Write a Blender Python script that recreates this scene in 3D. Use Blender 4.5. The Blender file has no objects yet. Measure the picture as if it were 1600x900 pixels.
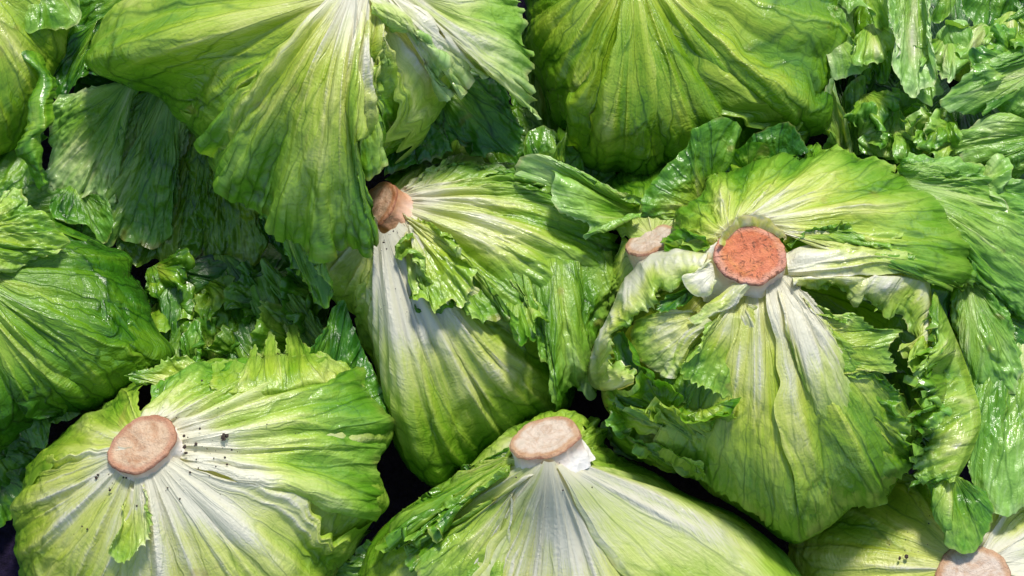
import bpy, math, random
import numpy as np

# ------------------------------------------------------------------ camera, light, exposure
scene = bpy.context.scene
R = math.radians
TILT, DIST, FOCAL = R(20), 1.10, 70.7
CEN = np.array([0.0, 0.0, 0.08])
CAM = CEN + DIST * np.array([0, -math.sin(TILT), math.cos(TILT)])
cam_data = bpy.data.cameras.new("camera")
cam_data.lens = FOCAL; cam_data.sensor_width = 36; cam_data.clip_start = 0.01; cam_data.clip_end = 100
cam = bpy.data.objects.new("camera", cam_data)
cam.location = CAM; cam.rotation_euler = (TILT, 0, 0)
scene.collection.objects.link(cam); scene.camera = cam

SUN_EL, SUN_AZ = 54, 14          # elevation; azimuth clockwise from +Y (top of the picture)
world = bpy.data.worlds.new("World"); scene.world = world; world.use_nodes = True
wn = world.node_tree.nodes; wl = world.node_tree.links
sky = wn.new("ShaderNodeTexSky"); sky.sky_type = 'NISHITA'; sky.sun_disc = False
sky.sun_elevation = R(SUN_EL); sky.sun_rotation = R(SUN_AZ)
bg = wn["Background"]; bg.inputs["Strength"].default_value = 0.15
wl.new(sky.outputs[0], bg.inputs["Color"])
sun_d = bpy.data.lights.new("sun", 'SUN'); sun_d.energy = 3.4; sun_d.angle = R(9); sun_d.color = (1.0, 0.95, 0.87)
sun = bpy.data.objects.new("sun", sun_d)
from mathutils import Vector
sd = Vector((math.sin(R(SUN_AZ)) * math.cos(R(SUN_EL)), math.cos(R(SUN_AZ)) * math.cos(R(SUN_EL)), math.sin(R(SUN_EL))))
sun.rotation_euler = sd.to_track_quat('Z', 'Y').to_euler(); sun.location = sd * 3
scene.collection.objects.link(sun)
vs = scene.view_settings
vs.view_transform = 'Standard'; vs.look = 'None'; vs.gamma = 1.0; vs.use_curve_mapping = False
vs.exposure = 0.58
cy = scene.cycles
cy.max_bounces = 6; cy.diffuse_bounces = 3; cy.glossy_bounces = 2; cy.transmission_bounces = 4; cy.caustics_reflective = False; cy.caustics_refractive = False

# ------------------------------------------------------------------ helpers
CT, ST = math.cos(TILT), math.sin(TILT)
def W3(px, py, hcm):
    """world point seen at photo pixel (1600x900) that stands hcm centimetres above the table"""
    px = np.asarray(px, float); py = np.asarray(py, float); h = np.asarray(hcm, float) * 0.01
    dx = (px - 800) / 1600 * 36 / FOCAL
    dy = -(py - 450) / 1600 * 36 / FOCAL
    vx = dx; vy = dy * CT + ST; vz = dy * ST - CT
    k = (h - CAM[2]) / vz
    return np.stack([CAM[0] + vx * k, CAM[1] + vy * k, CAM[2] + vz * k], -1)

def _hash(ix, iy, seed):
    n = (ix.astype(np.int64) * 374761393 + iy.astype(np.int64) * 668265263 + int(seed) * 974634777) & 0xffffffff
    n = ((n ^ (n >> 13)) * 1274126177) & 0xffffffff
    n = ((n ^ (n >> 16)) * 2246822519) & 0xffffffff
    return ((n ^ (n >> 15)) & 0xffffff) / float(0xffffff)
def vnoise(x, y=0.0, seed=0):
    """gradient noise, about -1..1"""
    x, y = np.broadcast_arrays(np.asarray(x, float), np.asarray(y, float))
    ix = np.floor(x); iy = np.floor(y); fx = x - ix; fy = y - iy
    u = fx * fx * fx * (fx * (fx * 6 - 15) + 10); v = fy * fy * fy * (fy * (fy * 6 - 15) + 10)
    def g(a, b):
        an = _hash(ix + a, iy + b, seed) * 2 * np.pi
        return np.cos(an) * (fx - a) + np.sin(an) * (fy - b)
    return 1.5 * ((g(0, 0) * (1 - u) + g(1, 0) * u) * (1 - v) + (g(0, 1) * (1 - u) + g(1, 1) * u) * v)
def fbm(x, y=0.0, seed=0, o=3):
    r = 0; a = 1.0
    for k in range(o):
        r = r + a * vnoise(np.asarray(x) * 2 ** k, np.asarray(y) * 2 ** k, seed + 17 * k); a *= 0.5
    return r
def ridge(x, y, seed):
    return 1 - np.abs(vnoise(x, y, seed)) * 2.0

def spline(pts, n, closed=False):
    """Catmull-Rom through pts, sampled evenly along its length"""
    P = np.asarray(pts, float)
    if len(P) == 1: return np.repeat(P, n, 0)
    if len(P) == 2:
        t = np.linspace(0, 1, n)[:, None]; return P[0] * (1 - t) + P[1] * t
    if closed: Q = np.vstack([P[-1], P, P[0], P[1]])
    else: Q = np.vstack([2 * P[0] - P[1], P, 2 * P[-1] - P[-2]])
    out = []
    m = 24
    tt = np.linspace(0, 1, m, endpoint=False)[:, None]
    for i in range(1, len(Q) - 2):
        p0, p1, p2, p3 = Q[i - 1], Q[i], Q[i + 1], Q[i + 2]
        out.append(0.5 * (2 * p1 + (p2 - p0) * tt + (2 * p0 - 5 * p1 + 4 * p2 - p3) * tt ** 2 + (3 * p1 - p0 - 3 * p2 + p3) * tt ** 3))
    out.append(Q[-2][None]); C = np.vstack(out)
    d = np.r_[0, np.cumsum(np.linalg.norm(np.diff(C[:, :2], axis=0), axis=1) + 1e-9)]
    q = np.linspace(0, d[-1], n)
    return np.stack([np.interp(q, d, C[:, k]) for k in range(C.shape[1])], -1)

def sstep(a, b, x):
    t = np.clip((x - a) / (b - a), 0, 1); return t * t * (3 - 2 * t)

# ------------------------------------------------------------------ materials
class NT:
    def __init__(self, name):
        self.m = bpy.data.materials.new(name); self.m.use_nodes = True
        self.n = self.m.node_tree.nodes; self.l = self.m.node_tree.links
        self.n.clear(); self.out = self.n.new("ShaderNodeOutputMaterial")
    def new(self, t, **kw):
        nd = self.n.new(t)
        for k, v in kw.items(): setattr(nd, k, v)
        return nd
    def put(self, sock, v):
        if hasattr(v, "node"): self.l.new(v, sock)
        else: sock.default_value = v
    def math(self, op, a, b=0.0, c=0.0, clamp=False):
        nd = self.new("ShaderNodeMath", operation=op, use_clamp=clamp)
        for i, v in enumerate((a, b, c)): self.put(nd.inputs[i], v)
        return nd.outputs[0]
    def mix(self, f, a, b, blend='MIX'):
        nd = self.new("ShaderNodeMix", data_type='RGBA', blend_type=blend)
        self.put(nd.inputs["Factor"], f); self.put(nd.inputs["A"], a); self.put(nd.inputs["B"], b)
        return nd.outputs["Result"]
    def ramp(self, f, stops, interp='LINEAR'):
        nd = self.new("ShaderNodeValToRGB"); nd.color_ramp.interpolation = interp
        e = nd.color_ramp.elements
        while len(e) < len(stops): e.new(0.5)
        for el, (p, c) in zip(e, stops): el.position = p; el.color = c if len(c) == 4 else (*c, 1)
        self.put(nd.inputs[0], f); return nd.outputs["Color"]
    def noise(self, vec, scale, detail=3, rough=0.55, dist=0.0, dim='3D'):
        nd = self.new("ShaderNodeTexNoise", noise_dimensions=dim); self.l.new(vec, nd.inputs["Vector"])
        nd.inputs["Scale"].default_value = scale; nd.inputs["Detail"].default_value = detail
        nd.inputs["Roughness"].default_value = rough; nd.inputs["Distortion"].default_value = dist
        return nd.outputs[0]
    def map(self, vec, scale=(1, 1, 1), loc=(0, 0, 0)):
        nd = self.new("ShaderNodeMapping"); self.l.new(vec, nd.inputs["Vector"])
        nd.inputs["Scale"].default_value = scale; nd.inputs["Location"].default_value = loc
        return nd.outputs[0]
    def voro_edge(self, vec, scale, rnd=1.0):
        nd = self.new("ShaderNodeTexVoronoi", feature='DISTANCE_TO_EDGE', voronoi_dimensions='2D'); self.l.new(vec, nd.inputs["Vector"])
        nd.inputs["Scale"].default_value = scale; nd.inputs["Randomness"].default_value = rnd
        return nd.outputs["Distance"]
    def bump(self, h, strength, dist, normal=None):
        nd = self.new("ShaderNodeBump"); nd.inputs["Strength"].default_value = strength; nd.inputs["Distance"].default_value = dist
        self.l.new(h, nd.inputs["Height"])
        if normal is not None: self.l.new(normal, nd.inputs["Normal"])
        return nd.outputs[0]

def leaf_material():
    g = NT("lettuce_leaf")
    attr = lambda n: g.new("ShaderNodeAttribute", attribute_name=n).outputs["Fac"]
    pale, tone, rib, edge, wet = attr("pale"), attr("tone"), attr("rib"), attr("edge"), attr("wet")
    uv = g.new("ShaderNodeUVMap", uv_map="UVMap").outputs[0]           # centimetres: x across the leaf, y from base to margin
    # warp the leaf coordinates a little so nothing runs straight
    wob = g.new("ShaderNodeTexNoise", noise_dimensions='2D'); g.l.new(uv, wob.inputs["Vector"]); wob.inputs["Scale"].default_value = 0.7; wob.inputs["Detail"].default_value = 2
    sub = g.new("ShaderNodeVectorMath", operation='SUBTRACT'); g.l.new(wob.outputs["Color"], sub.inputs[0]); sub.inputs[1].default_value = (.5, .5, .5)
    scl = g.new("ShaderNodeVectorMath", operation='SCALE'); g.l.new(sub.outputs[0], scl.inputs[0]); scl.inputs["Scale"].default_value = 0.6
    add = g.new("ShaderNodeVectorMath", operation='ADD'); g.l.new(uv, add.inputs[0]); g.l.new(scl.outputs[0], add.inputs[1])
    w = add.outputs[0]
    v1 = g.voro_edge(g.map(w, (1.0, 0.34, 1)), 0.52)
    v2 = g.voro_edge(g.map(w, (1.0, 0.6, 1)), 1.35)
    vein1 = g.math('SUBTRACT', 1.0, g.math('MULTIPLY', v1, 19.0, clamp=True))
    vein2 = g.math('SUBTRACT', 1.0, g.math('MULTIPLY', v2, 15.0, clamp=True))
    vein = g.math('MAXIMUM', vein1, g.math('MULTIPLY', vein2, 0.55))
    streak = g.noise(g.map(w, (2.6, 0.20, 1)), 1.5, 3, 0.6, dim='2D')            # fine streaks that run with the ribs
    crink = g.noise(g.map(w, (1.0, 4.0, 1)), 1.7, 2, 0.6, dim='2D')             # cross crinkles on the ribs
    fine = g.noise(uv, 7.0, 2, dim='2D')
    # colour
    p = g.math('ADD', pale, g.math('MULTIPLY', g.math('SUBTRACT', streak, 0.5), 0.20))
    p = g.math('ADD', p, g.math('MULTIPLY', rib, g.math('ADD', 0.05, g.math('MULTIPLY', crink, 0.30))))
    p = g.math('ADD', p, g.math('MULTIPLY', g.math('SUBTRACT', fine, 0.5), 0.10), clamp=True)
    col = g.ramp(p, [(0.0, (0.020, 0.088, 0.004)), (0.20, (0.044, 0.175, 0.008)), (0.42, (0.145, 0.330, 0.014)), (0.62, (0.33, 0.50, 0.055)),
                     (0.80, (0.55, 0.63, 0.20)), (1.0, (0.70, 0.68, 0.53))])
    cool = g.mix(1.0, col, (0.78, 0.97, 1.5, 1), 'MULTIPLY')           # tone 0: cool blue green, tone 1: warm yellow green
    warm = g.mix(1.0, col, (1.16, 1.02, 0.66, 1), 'MULTIPLY')
    col = g.mix(g.math('MULTIPLY', g.math('SUBTRACT', p, 0.66), 3.2, clamp=True), g.mix(tone, cool, warm), col)
    veinc = g.mix(1.0, col, (0.16, 0.32, 0.18, 1), 'MULTIPLY')
    vm = g.math('MULTIPLY', vein, g.math('SUBTRACT', 1.25, g.math('MULTIPLY', p, 1.2), clamp=True), clamp=True)
    col = g.mix(vm, col, veinc)
    col = g.mix(g.math('MULTIPLY', edge, 0.5), col, (0.30, 0.17, 0.06, 1))
    # relief: puffed cells between sunken veins, streaks, fine grain
    puff = g.math('MULTIPLY', g.math('MULTIPLY', v2, 2.2, clamp=True), g.math('SUBTRACT', 1.05, pale, clamp=True))
    h = g.math('ADD', g.math('MULTIPLY', puff, 0.6), g.math('MULTIPLY', streak, 0.55))
    h = g.math('ADD', h, g.math('MULTIPLY', g.math('MULTIPLY', crink, g.math('ADD', rib, 0.35)), 0.80))
    h = g.math('ADD', h, g.math('MULTIPLY', fine, 0.30))
    h = g.math('ADD', h, g.math('MULTIPLY', vein1, 0.40))
    nb = g.bump(h, 0.62, 0.0013)
    pr = g.new("ShaderNodeBsdfPrincipled")
    g.put(pr.inputs["Base Color"], col); g.put(pr.inputs["Normal"], nb)
    g.put(pr.inputs["Roughness"], g.math('SUBTRACT', 0.40, g.math('MULTIPLY', wet, 0.18))); pr.inputs["Specular IOR Level"].default_value = 0.55
    g.put(pr.inputs["Coat Weight"], g.math('MULTIPLY', wet, 0.30)); pr.inputs["Coat Roughness"].default_value = 0.14; g.put(pr.inputs["Coat Normal"], nb)
    tr = g.new("ShaderNodeBsdfTranslucent")
    g.put(tr.inputs["Color"], g.mix(1.0, col, (1.2, 1.15, 0.5, 1), 'MULTIPLY'))
    mx = g.new("ShaderNodeMixShader"); mx.inputs[0].default_value = 0.32
    g.l.new(pr.outputs[0], mx.inputs[1]); g.l.new(tr.outputs[0], mx.inputs[2]); g.l.new(mx.outputs[0], g.out.inputs["Surface"])
    return g.m
LEAF = leaf_material()

def stump_material(name, c_mid, c_rim, c_stain, stain, dirt):
    """cut face of a stem: radial attribute rad 0 centre .. 1 rim"""
    g = NT(name)
    pos = g.new("ShaderNodeTexCoord").outputs["Object"]
    rad = g.new("ShaderNodeAttribute", attribute_name="rad").outputs["Fac"]
    n1 = g.noise(pos, 70, 5, 0.65, 0.8); n2 = g.noise(pos, 210, 6, 0.75, 1.5); n3 = g.noise(pos, 1100, 3); n4 = g.noise(g.map(pos, (1, 1, 1), (3, 5, 1)), 95, 5, 0.7, 1.0)
    rr = g.math('ADD', rad, g.math('MULTIPLY', g.math('SUBTRACT', n1, 0.5), 0.22))
    deep = tuple(v * k for v, k in zip(c_rim, (0.62, 0.42, 0.36)))
    col = g.ramp(rr, [(0.0, c_mid), (0.74, c_mid), (0.86, c_rim), (0.97, c_rim), (1.0, deep)])
    col = g.mix(g.math('MULTIPLY', g.math('SUBTRACT', n1, 0.47), stain * 7, clamp=True), col, (*c_stain, 1))
    col = g.mix(g.math('MULTIPLY', g.math('SUBTRACT', n4, 0.48), 5.0, clamp=True), col, g.mix(1.0, col, (0.74, 0.56, 0.44, 1), 'MULTIPLY'))
    col = g.mix(g.math('MULTIPLY', g.math('SUBTRACT', n2, 0.53), dirt * 12, clamp=True), col, (0.13, 0.042, 0.014, 1))
    col = g.mix(0.45, col, g.mix(n3, (0.45, 0.45, 0.45, 1), (1, 1, 1, 1)), 'MULTIPLY')
    pr = g.new("ShaderNodeBsdfPrincipled"); g.put(pr.inputs["Base Color"], col)
    pr.inputs["Roughness"].default_value = 0.42; pr.inputs["Specular IOR Level"].default_value = 0.4
    g.put(pr.inputs["Normal"], g.bump(g.math('ADD', g.math('MULTIPLY', n2, 1.0), g.math('MULTIPLY', n3, 0.6)), 0.8, 0.0014))
    g.l.new(pr.outputs[0], g.out.inputs["Surface"]); return g.m
def side_material(name, c1, c2, c3):
    g = NT(name)
    pos = g.new("ShaderNodeTexCoord").outputs["Object"]
    rad = g.new("ShaderNodeAttribute", attribute_name="rad").outputs["Fac"]      # 1 at the cut rim, 0 at the leaves
    n1 = g.noise(pos, 90, 5, 0.65); n2 = g.noise(pos, 330, 4)
    f = g.math('ADD', rad, g.math('MULTIPLY', g.math('SUBTRACT', n1, 0.5), 0.9), clamp=True)
    col = g.ramp(f, [(0.0, c1), (0.55, c2), (0.95, c3)])
    pr = g.new("ShaderNodeBsdfPrincipled"); g.put(pr.inputs["Base Color"], col); pr.inputs["Roughness"].default_value = 0.45
    g.put(pr.inputs["Normal"], g.bump(g.math('ADD', n1, n2), 0.5, 0.0015))
    g.l.new(pr.outputs[0], g.out.inputs["Surface"]); return g.m
def soil_material():
    g = NT("soil"); pos = g.new("ShaderNodeTexCoord").outputs["Object"]
    col = g.ramp(g.noise(pos, 500, 3), [(0.3, (0.012, 0.008, 0.006)), (0.7, (0.06, 0.038, 0.024))])
    pr = g.new("ShaderNodeBsdfPrincipled"); g.put(pr.inputs["Base Color"], col); pr.inputs["Roughness"].default_value = 0.9
    g.l.new(pr.outputs[0], g.out.inputs["Surface"]); return g.m
def cloth_material():
    g = NT("purple_cloth"); pos = g.new("ShaderNodeTexCoord").outputs["Object"]
    n = g.noise(pos, 260, 5, 0.7); n2 = g.noise(pos, 45, 3)
    col = g.ramp(g.math('ADD', g.math('MULTIPLY', n, 0.75), g.math('MULTIPLY', n2, 0.25)), [(0.33, (0.003, 0.002, 0.006)), (0.62, (0.018, 0.012, 0.034)), (0.8, (0.05, 0.04, 0.075))])
    pr = g.new("ShaderNodeBsdfPrincipled"); g.put(pr.inputs["Base Color"], col); pr.inputs["Roughness"].default_value = 0.95
    pr.inputs["Specular IOR Level"].default_value = 0.1
    g.put(pr.inputs["Normal"], g.bump(n, 0.9, 0.004)); g.l.new(pr.outputs[0], g.out.inputs["Surface"]); return g.m

# ------------------------------------------------------------------ mesh building
def mesh_object(name, V, F, mat, parent=None, attrs=None, uv=None, smooth=True):
    """V (n,3) world metres, F (m,4) quads or list of faces"""
    me = bpy.data.meshes.new(name)
    org = np.array(parent["_o"]) if parent is not None else V.mean(0) * np.array([1, 1, 0])
    if isinstance(F, np.ndarray):
        k = F.shape[1]
        me.vertices.add(len(V)); me.vertices.foreach_set("co", (V - org).astype(np.float32).ravel())
        me.loops.add(F.size); me.loops.foreach_set("vertex_index", F.astype(np.int32).ravel())
        me.polygons.add(len(F)); me.polygons.foreach_set("loop_start", np.arange(0, F.size, k, dtype=np.int32))
        me.update(calc_edges=True)
    else:
        me.from_pydata([tuple(v) for v in (V - org)], [], F)
    me.polygons.foreach_set("use_smooth", np.full(len(me.polygons), smooth))
    for k, a in (attrs or {}).items():
        at = me.attributes.new(k, 'FLOAT', 'POINT'); at.data.foreach_set("value", np.asarray(a, np.float32).ravel())
    if uv is not None:
        ul = me.uv_layers.new(name="UVMap")
        idx = np.empty(len(me.loops), np.int32); me.loops.foreach_get("vertex_index", idx)
        ul.data.foreach_set("uv", uv[idx].astype(np.float32).ravel())
    me.materials.append(mat); me.update()
    o = bpy.data.objects.new(name, me); scene.collection.objects.link(o)
    if parent is not None: o.parent = parent
    else: o.location = org
    return o

def grid_faces(ns, nt):
    i = np.arange(ns - 1)[:, None] * nt + np.arange(nt - 1)[None, :]
    return np.stack([i, i + nt, i + nt + 1, i + 1], -1).reshape(-1, 4)

SEED = [100]
def nseed():
    SEED[0] += 7; return SEED[0]

def finish_leaf(head, PX, PY, H, S, T, mlen, rlen, o, name="leaf", label=None):
    """PX,PY photo pixels, H cm over the table: the smooth leaf sheet (ns,nt). Adds relief along the normal and builds the mesh."""
    seed = o["seed"]
    P = W3(PX, PY, H)
    ds = np.gradient(P, axis=0); dt = np.gradient(P, axis=1)
    N = np.cross(ds, dt); N /= np.linalg.norm(N, axis=-1, keepdims=True) + 1e-12
    C = CAM - P
    flip = np.sign((N * C).sum(-1).mean()); N *= flip if flip != 0 else 1
    cm = 1600 / 56.0
    L, Rr = mlen / cm, rlen / cm                     # cm across the margin, cm from base to margin
    U = (S - 0.5) * L; V = T * Rr
    env = sstep(0.0, 0.25, T)
    # ribs: narrow ridges that fan out from the base, more of them farther out
    ws = S * L + 1.1 * fbm(T * 1.3 + 5, S * L * 0.12, seed + 1, 2) * o["sway"] * T
    nrib = o["ribs"]
    r1 = np.clip(ridge(ws * nrib * 0.5, T * 0.5, seed + 2), 0, 1) ** 5
    r2 = np.clip(ridge(ws * nrib + 3.3, T * 0.7, seed + 3), 0, 1) ** 5
    r1 = np.maximum(r1, r2 * sstep(0.12, 0.4, T))
    ribamp = (1 - 0.7 * sstep(0.35, 1.0, T)) * sstep(0.0, 0.1, T) * (0.35 + 0.65 * sstep(-0.4, 0.4, vnoise(ws * 0.35, T * 2.0, seed + 27)))
    d = o["rib"] * 0.80 * r1 * ribamp
    mid = np.zeros_like(S)
    if o["mid"]:
        m0 = o["midpos"] + 0.03 * vnoise(T * 2.5, 0.5, seed + 4)
        wdt = o["midw"] * (1 - 0.8 * T) / np.maximum(L * np.clip(T, 0.15, 1), 0.5)
        mid = np.exp(-((S - m0) / wdt) ** 2) * (1 - T) ** 0.7
        d = d + o["mid"] * mid
    # soft folds that run outward and grow
    fn = vnoise(ws * o["foldf"], T * 1.0 + 2, seed + 5)
    d = d + o["fold"] * env * (vnoise(ws * o["foldf"], T * 1.0 + 2, seed + 5) - 0.55 * np.clip(ridge(ws * o["foldf"] * 0.8, T * 0.7 + 4, seed + 25), 0, 1) ** 3 + 0.42 * sstep(.25, .7, T) * vnoise(ws * o["foldf"] * 2.3, T * 2.2 + 2, seed + 15))
    d = d + o["wave"] * env * vnoise(U * 0.22 + 3, V * 0.22, seed + 26)
    # blisters between the veins
    wx = 0.5 * vnoise(U * 0.5, V * 0.5, seed + 28); wy = 0.5 * vnoise(U * 0.5 + 9, V * 0.5, seed + 29)
    d = d + o["blis"] * sstep(0.1, 0.6, T) * fbm(U * 0.85 + wx, V * 0.8 + wy, seed + 6, 3) * (0.55 + 0.6 * sstep(-.3, .4, vnoise(U * 0.3, V * 0.3, seed + 30)))
    d = d + o["crk"] * fbm(U * 2.6, V * 2.2, seed + 16, 2) * sstep(0.3, 0.9, T)
    # cross crinkles
    d = d + o["cross"] * fbm(U * 0.7, V * 1.8, seed + 8, 2) * (0.25 + r1)
    # ruffled margin
    e = sstep(o["ruf0"], 1.0, T)
    d = d + o["ruf"] * e * fbm(S * L * o["ruff"], T * 1.5, seed + 7, 2)
    es = np.maximum(sstep(0.88, 1, S), sstep(0.12, 0, S)) * o["sidelip"]
    d = d + es
    P = P + N * (d * 0.001)[..., None]
    if not o["wrapmode"]:
        P[..., 2] = np.maximum(P[..., 2], 0.004)
    pale = o["p0"] + (o["p1"] - o["p0"]) * T ** o["pg"]
    pale = pale + 0.22 * mid + 0.19 * fn * sstep(0.1, 0.4, T) + 0.10 * fbm(S * 5, T * 1.5, seed + 9, 2)
    if o["lace"]:
        pale = pale + o["lace"] * sstep(0.93, 1.0, T) * (0 if o["wrapmode"] else 1)
    ns, nt = S.shape
    blot = fbm(P[..., 0] * 30, P[..., 1] * 30 + P[..., 2] * 22, seed % 13, 3)
    pale = pale + 0.09 * blot
    at = dict(wet=np.clip(0.45 + o["wet"] + 0.7 * fbm(P[..., 0] * 22 + 9, P[..., 1] * 22, seed, 3), 0, 1), pale=np.clip(pale, -0.2, 1.2), tone=np.full(S.shape, o["tone"]) + 0.12 - 0.38 * sstep(0.45, 1.0, T) + 0.15 * vnoise(S * 3, T * 2, seed + 10), rib=r1 * ribamp,
              edge=sstep(0.95, 1, T) * o["brown"] * sstep(.15, .5, fbm(P[..., 0] * 60, P[..., 1] * 60, seed + 77, 2)) + 0.7 * sstep(0.80, 1.05, fbm(P[..., 0] * 48 + 3, P[..., 1] * 48 + P[..., 2] * 30, seed + 78, 3)))
    off = np.array([seed * 3.17 % 50, seed * 1.73 % 50])
    ob = mesh_object(name, P.reshape(-1, 3), grid_faces(ns, nt), LEAF, head.root, at, np.stack([U, V], -1).reshape(-1, 2) + off)
    if label: ob["label"] = label
    return ob

OPT = dict(wave=1.0, wet=0.0, sway=1.0, ribs=0.52, rib=1.6, mid=0.0, midpos=0.5, midw=0.5, fold=2.2, foldf=0.35, blis=1.3, crk=0.40, cross=0.25, ruf=0.0, ruff=0.6, ruf0=0.55,
           sidelip=0.0, p0=1.0, p1=0.35, pg=0.7, tone=0.6, brown=0.6, lace=0.10, wrapmode=False, seed=None)

class Head:
    def __init__(self, label, stem, zt, sil, p=2.05, zb=0.0, neck=(0.0, 75.0, None), group="heads of lettuce heaped stem side up"):
        self.stem = stem; self.zt = zt; self.p = p; self.neck = neck
        sil = np.array(sil, float)
        c = spline(sil, 720, closed=True)
        an = np.arctan2(c[:, 1] - stem[1], c[:, 0] - stem[0]); r = np.hypot(c[:, 0] - stem[0], c[:, 1] - stem[1])
        k = np.argsort(an); an, r, z = an[k], r[k], c[k, 2]
        self.an = np.r_[an - 2 * np.pi, an, an + 2 * np.pi]; self.r = np.r_[r, r, r]; self.z = np.r_[z, z, z]
        cx, cy = sil[:, 0].mean(), sil[:, 1].mean()
        o = W3(cx, cy, zb); o[2] = zb * 0.01
        self.root = bpy.data.objects.new("lettuce", None); scene.collection.objects.link(self.root)
        self.root.empty_display_size = 0.05
        self.root.location = o; self.root["_o"] = [float(v) for v in o]
        self.root["label"] = label; self.root["category"] = "lettuce"
        if group: self.root["group"] = group
    def D(self, a): return np.interp(a, self.an, self.r), np.interp(a, self.an, self.z)
    def h(self, px, py):
        dx, dy = px - self.stem[0], py - self.stem[1]
        r = np.hypot(dx, dy); d, z = self.D(np.arctan2(dy, dx)); q = r / d
        top = z + (self.zt - z) * (1 - np.clip(q, 0, 1) ** self.p) ** (1 / self.p)
        return np.where(q < 1, top, z - (q - 1) * 12) + self.nk(r, np.arctan2(dy, dx))
    def nk(self, r, a):
        k = 1.0 if len(self.neck) < 3 or self.neck[2] is None else 0.5 + 0.5 * np.cos(a - math.radians(self.neck[2]))
        return self.neck[0] * k * np.exp(-(r / self.neck[1]) ** 2)
    def wrap(self, a0, a1, off=(0.0, 0.0), t0=0.06, tend=1.28, under=0.32, low=5.0, ns=None, nt=110, twist=None, edge=0.08, label=None, **kw):
        """a leaf that hugs the head from the stem over the shoulder and under; a0..a1 degrees in the picture (0 right, 90 down)"""
        o = dict(OPT); o.update(kw); o["wrapmode"] = True
        if o["seed"] is None: o["seed"] = nseed()
        if twist is None: twist = random.Random(o["seed"]).uniform(-0.22, 0.22)
        ns = ns or int(max(90, min(300, abs(a1 - a0) * 1.5)))
        s = np.linspace(0, 1, ns)[:, None]; t = np.linspace(0, 1, nt)[None, :]
        S, T = np.broadcast_arrays(s, t)
        jag = edge * (2 * S - 1) ** 5 * (fbm(T * 4, 0.3, o["seed"] + 31, 3) + 0.5 * vnoise(T * 17, (S > 0.5) * 9.0, o["seed"] + 32))
        a = np.radians(a0 + (a1 - a0) * (S + jag)) + twist * T ** 1.5
        d, z = self.D(a); z = np.maximum(z, 0.8)
        d = d * (1 + 0.022 * fbm(a * 3.1, T * 0.8, o['seed'] + 33, 3)); z = z * (1 + 0.10 * fbm(a * 2.3, 0.7, o['seed'] + 34, 2))
        th = (t0 + (tend - t0) * T) * np.pi / 2
        e = 2 / self.p
        sn = np.abs(np.sin(th)); cs = np.cos(th)
        f = np.where(th < np.pi / 2, sn ** e, 1 - under * (1 - sn) * 3)
        of = (off[0] + (off[1] - off[0]) * S) * 1.5
        zl = np.minimum(low, z * 0.85)
        h = np.where(th < np.pi / 2, z + (self.zt - z) * np.abs(cs) ** e, z + zl * cs * 1.6) + of * np.maximum(cs, 0) * 1.0
        h = np.maximum(h, 0.3)
        r = d * f + of * 10 * np.minimum(f, 1) * sstep(0.5, 1, T)
        h = h + self.nk(r, a)
        PX = self.stem[0] + np.cos(a) * r; PY = self.stem[1] + np.sin(a) * r
        return finish_leaf(self, PX, PY, h, S, T, np.radians(abs(a1 - a0)) * d.mean(), d.mean() * 1.5, o, label=label)
    def fan(self, base, margin, hb=None, on=True, bulge=0.0, midc=None, ns=None, nt=72, teeth=6.0, tlen=16.0, lobe=0.0, name="leaf", label=None, arc=0.0, bp=1.0, lift=None, side=16.0, tuck=0.5, **kw):
        """a leaf that fans from its base to a traced margin. on=True: third coordinate = cm over the head's dome; else cm over the table"""
        o = dict(OPT)
        if not on: o.update(rib=0.5, fold=0.9, foldf=0.22, blis=2.0, mid=1.0, midw=0.35, pg=1.0, wave=3.5)
        o.update(kw)
        if o["seed"] is None: o["seed"] = nseed()
        sd_ = o["seed"]
        M0 = np.array(margin, float)
        if M0.shape[1] == 2: M0 = np.c_[M0, np.zeros(len(M0))]
        ln = np.linalg.norm(np.diff(M0[:, :2], axis=0), axis=1).sum()
        ns = ns or int(max(70, min(420, ln / (2.4 if teeth else 5))))
        M = spline(M0, ns); B = np.array(base, float)
        if B.shape[1] == 2: B = np.c_[B, np.full(len(B), hb if hb is not None else 0.3)]
        B = spline(B, ns)
        s = np.linspace(0, 1, ns)
        # teeth along the margin: sharp tips, round sinuses
        dirv = M[:, :2] - B[:, :2]; rl = np.linalg.norm(dirv, axis=1); dirv = dirv / (rl[:, None] + 1e-9)
        tg = np.gradient(M[:, :2], axis=0); tg /= np.linalg.norm(tg, axis=1, keepdims=True) + 1e-9
        out = np.stack([tg[:, 1], -tg[:, 0]], -1); out *= np.where((out * dirv).sum(1, keepdims=True) < 0, -1, 1)
        out = out * 0.6 + dirv * 0.4
        arcp = s * ln
        q = arcp / tlen + 0.6 * vnoise(arcp / (tlen * 2.3), 1.5, sd_ + 40)
        q2 = arcp / (tlen * 3.4) + 0.7 * vnoise(arcp / (tlen * 5), 7.5, sd_ + 41)
        amp = np.clip(0.75 + 0.9 * vnoise(arcp / (tlen * 2.7), 3.5, sd_ + 42), 0.05, 2)
        saw = (1 - np.abs(np.sin(np.pi * q))) ** 1.3
        jag = teeth * (amp * saw * 1.4 - 0.45) + lobe * (np.abs(np.sin(np.pi * q2)) ** 0.7 - 0.6) + teeth * 0.35 * vnoise(arcp / (tlen * 0.45), 4.4, sd_ + 43)
        jag *= np.clip(rl / 60, 0, 1)
        t = np.linspace(0, 1, nt)[None, :]
        t = t + 0.12 * np.sin(np.pi * t) * t               # a little denser at the margin
        S = np.repeat(s[:, None], nt, 1); T = np.repeat(t, ns, 0)
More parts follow.
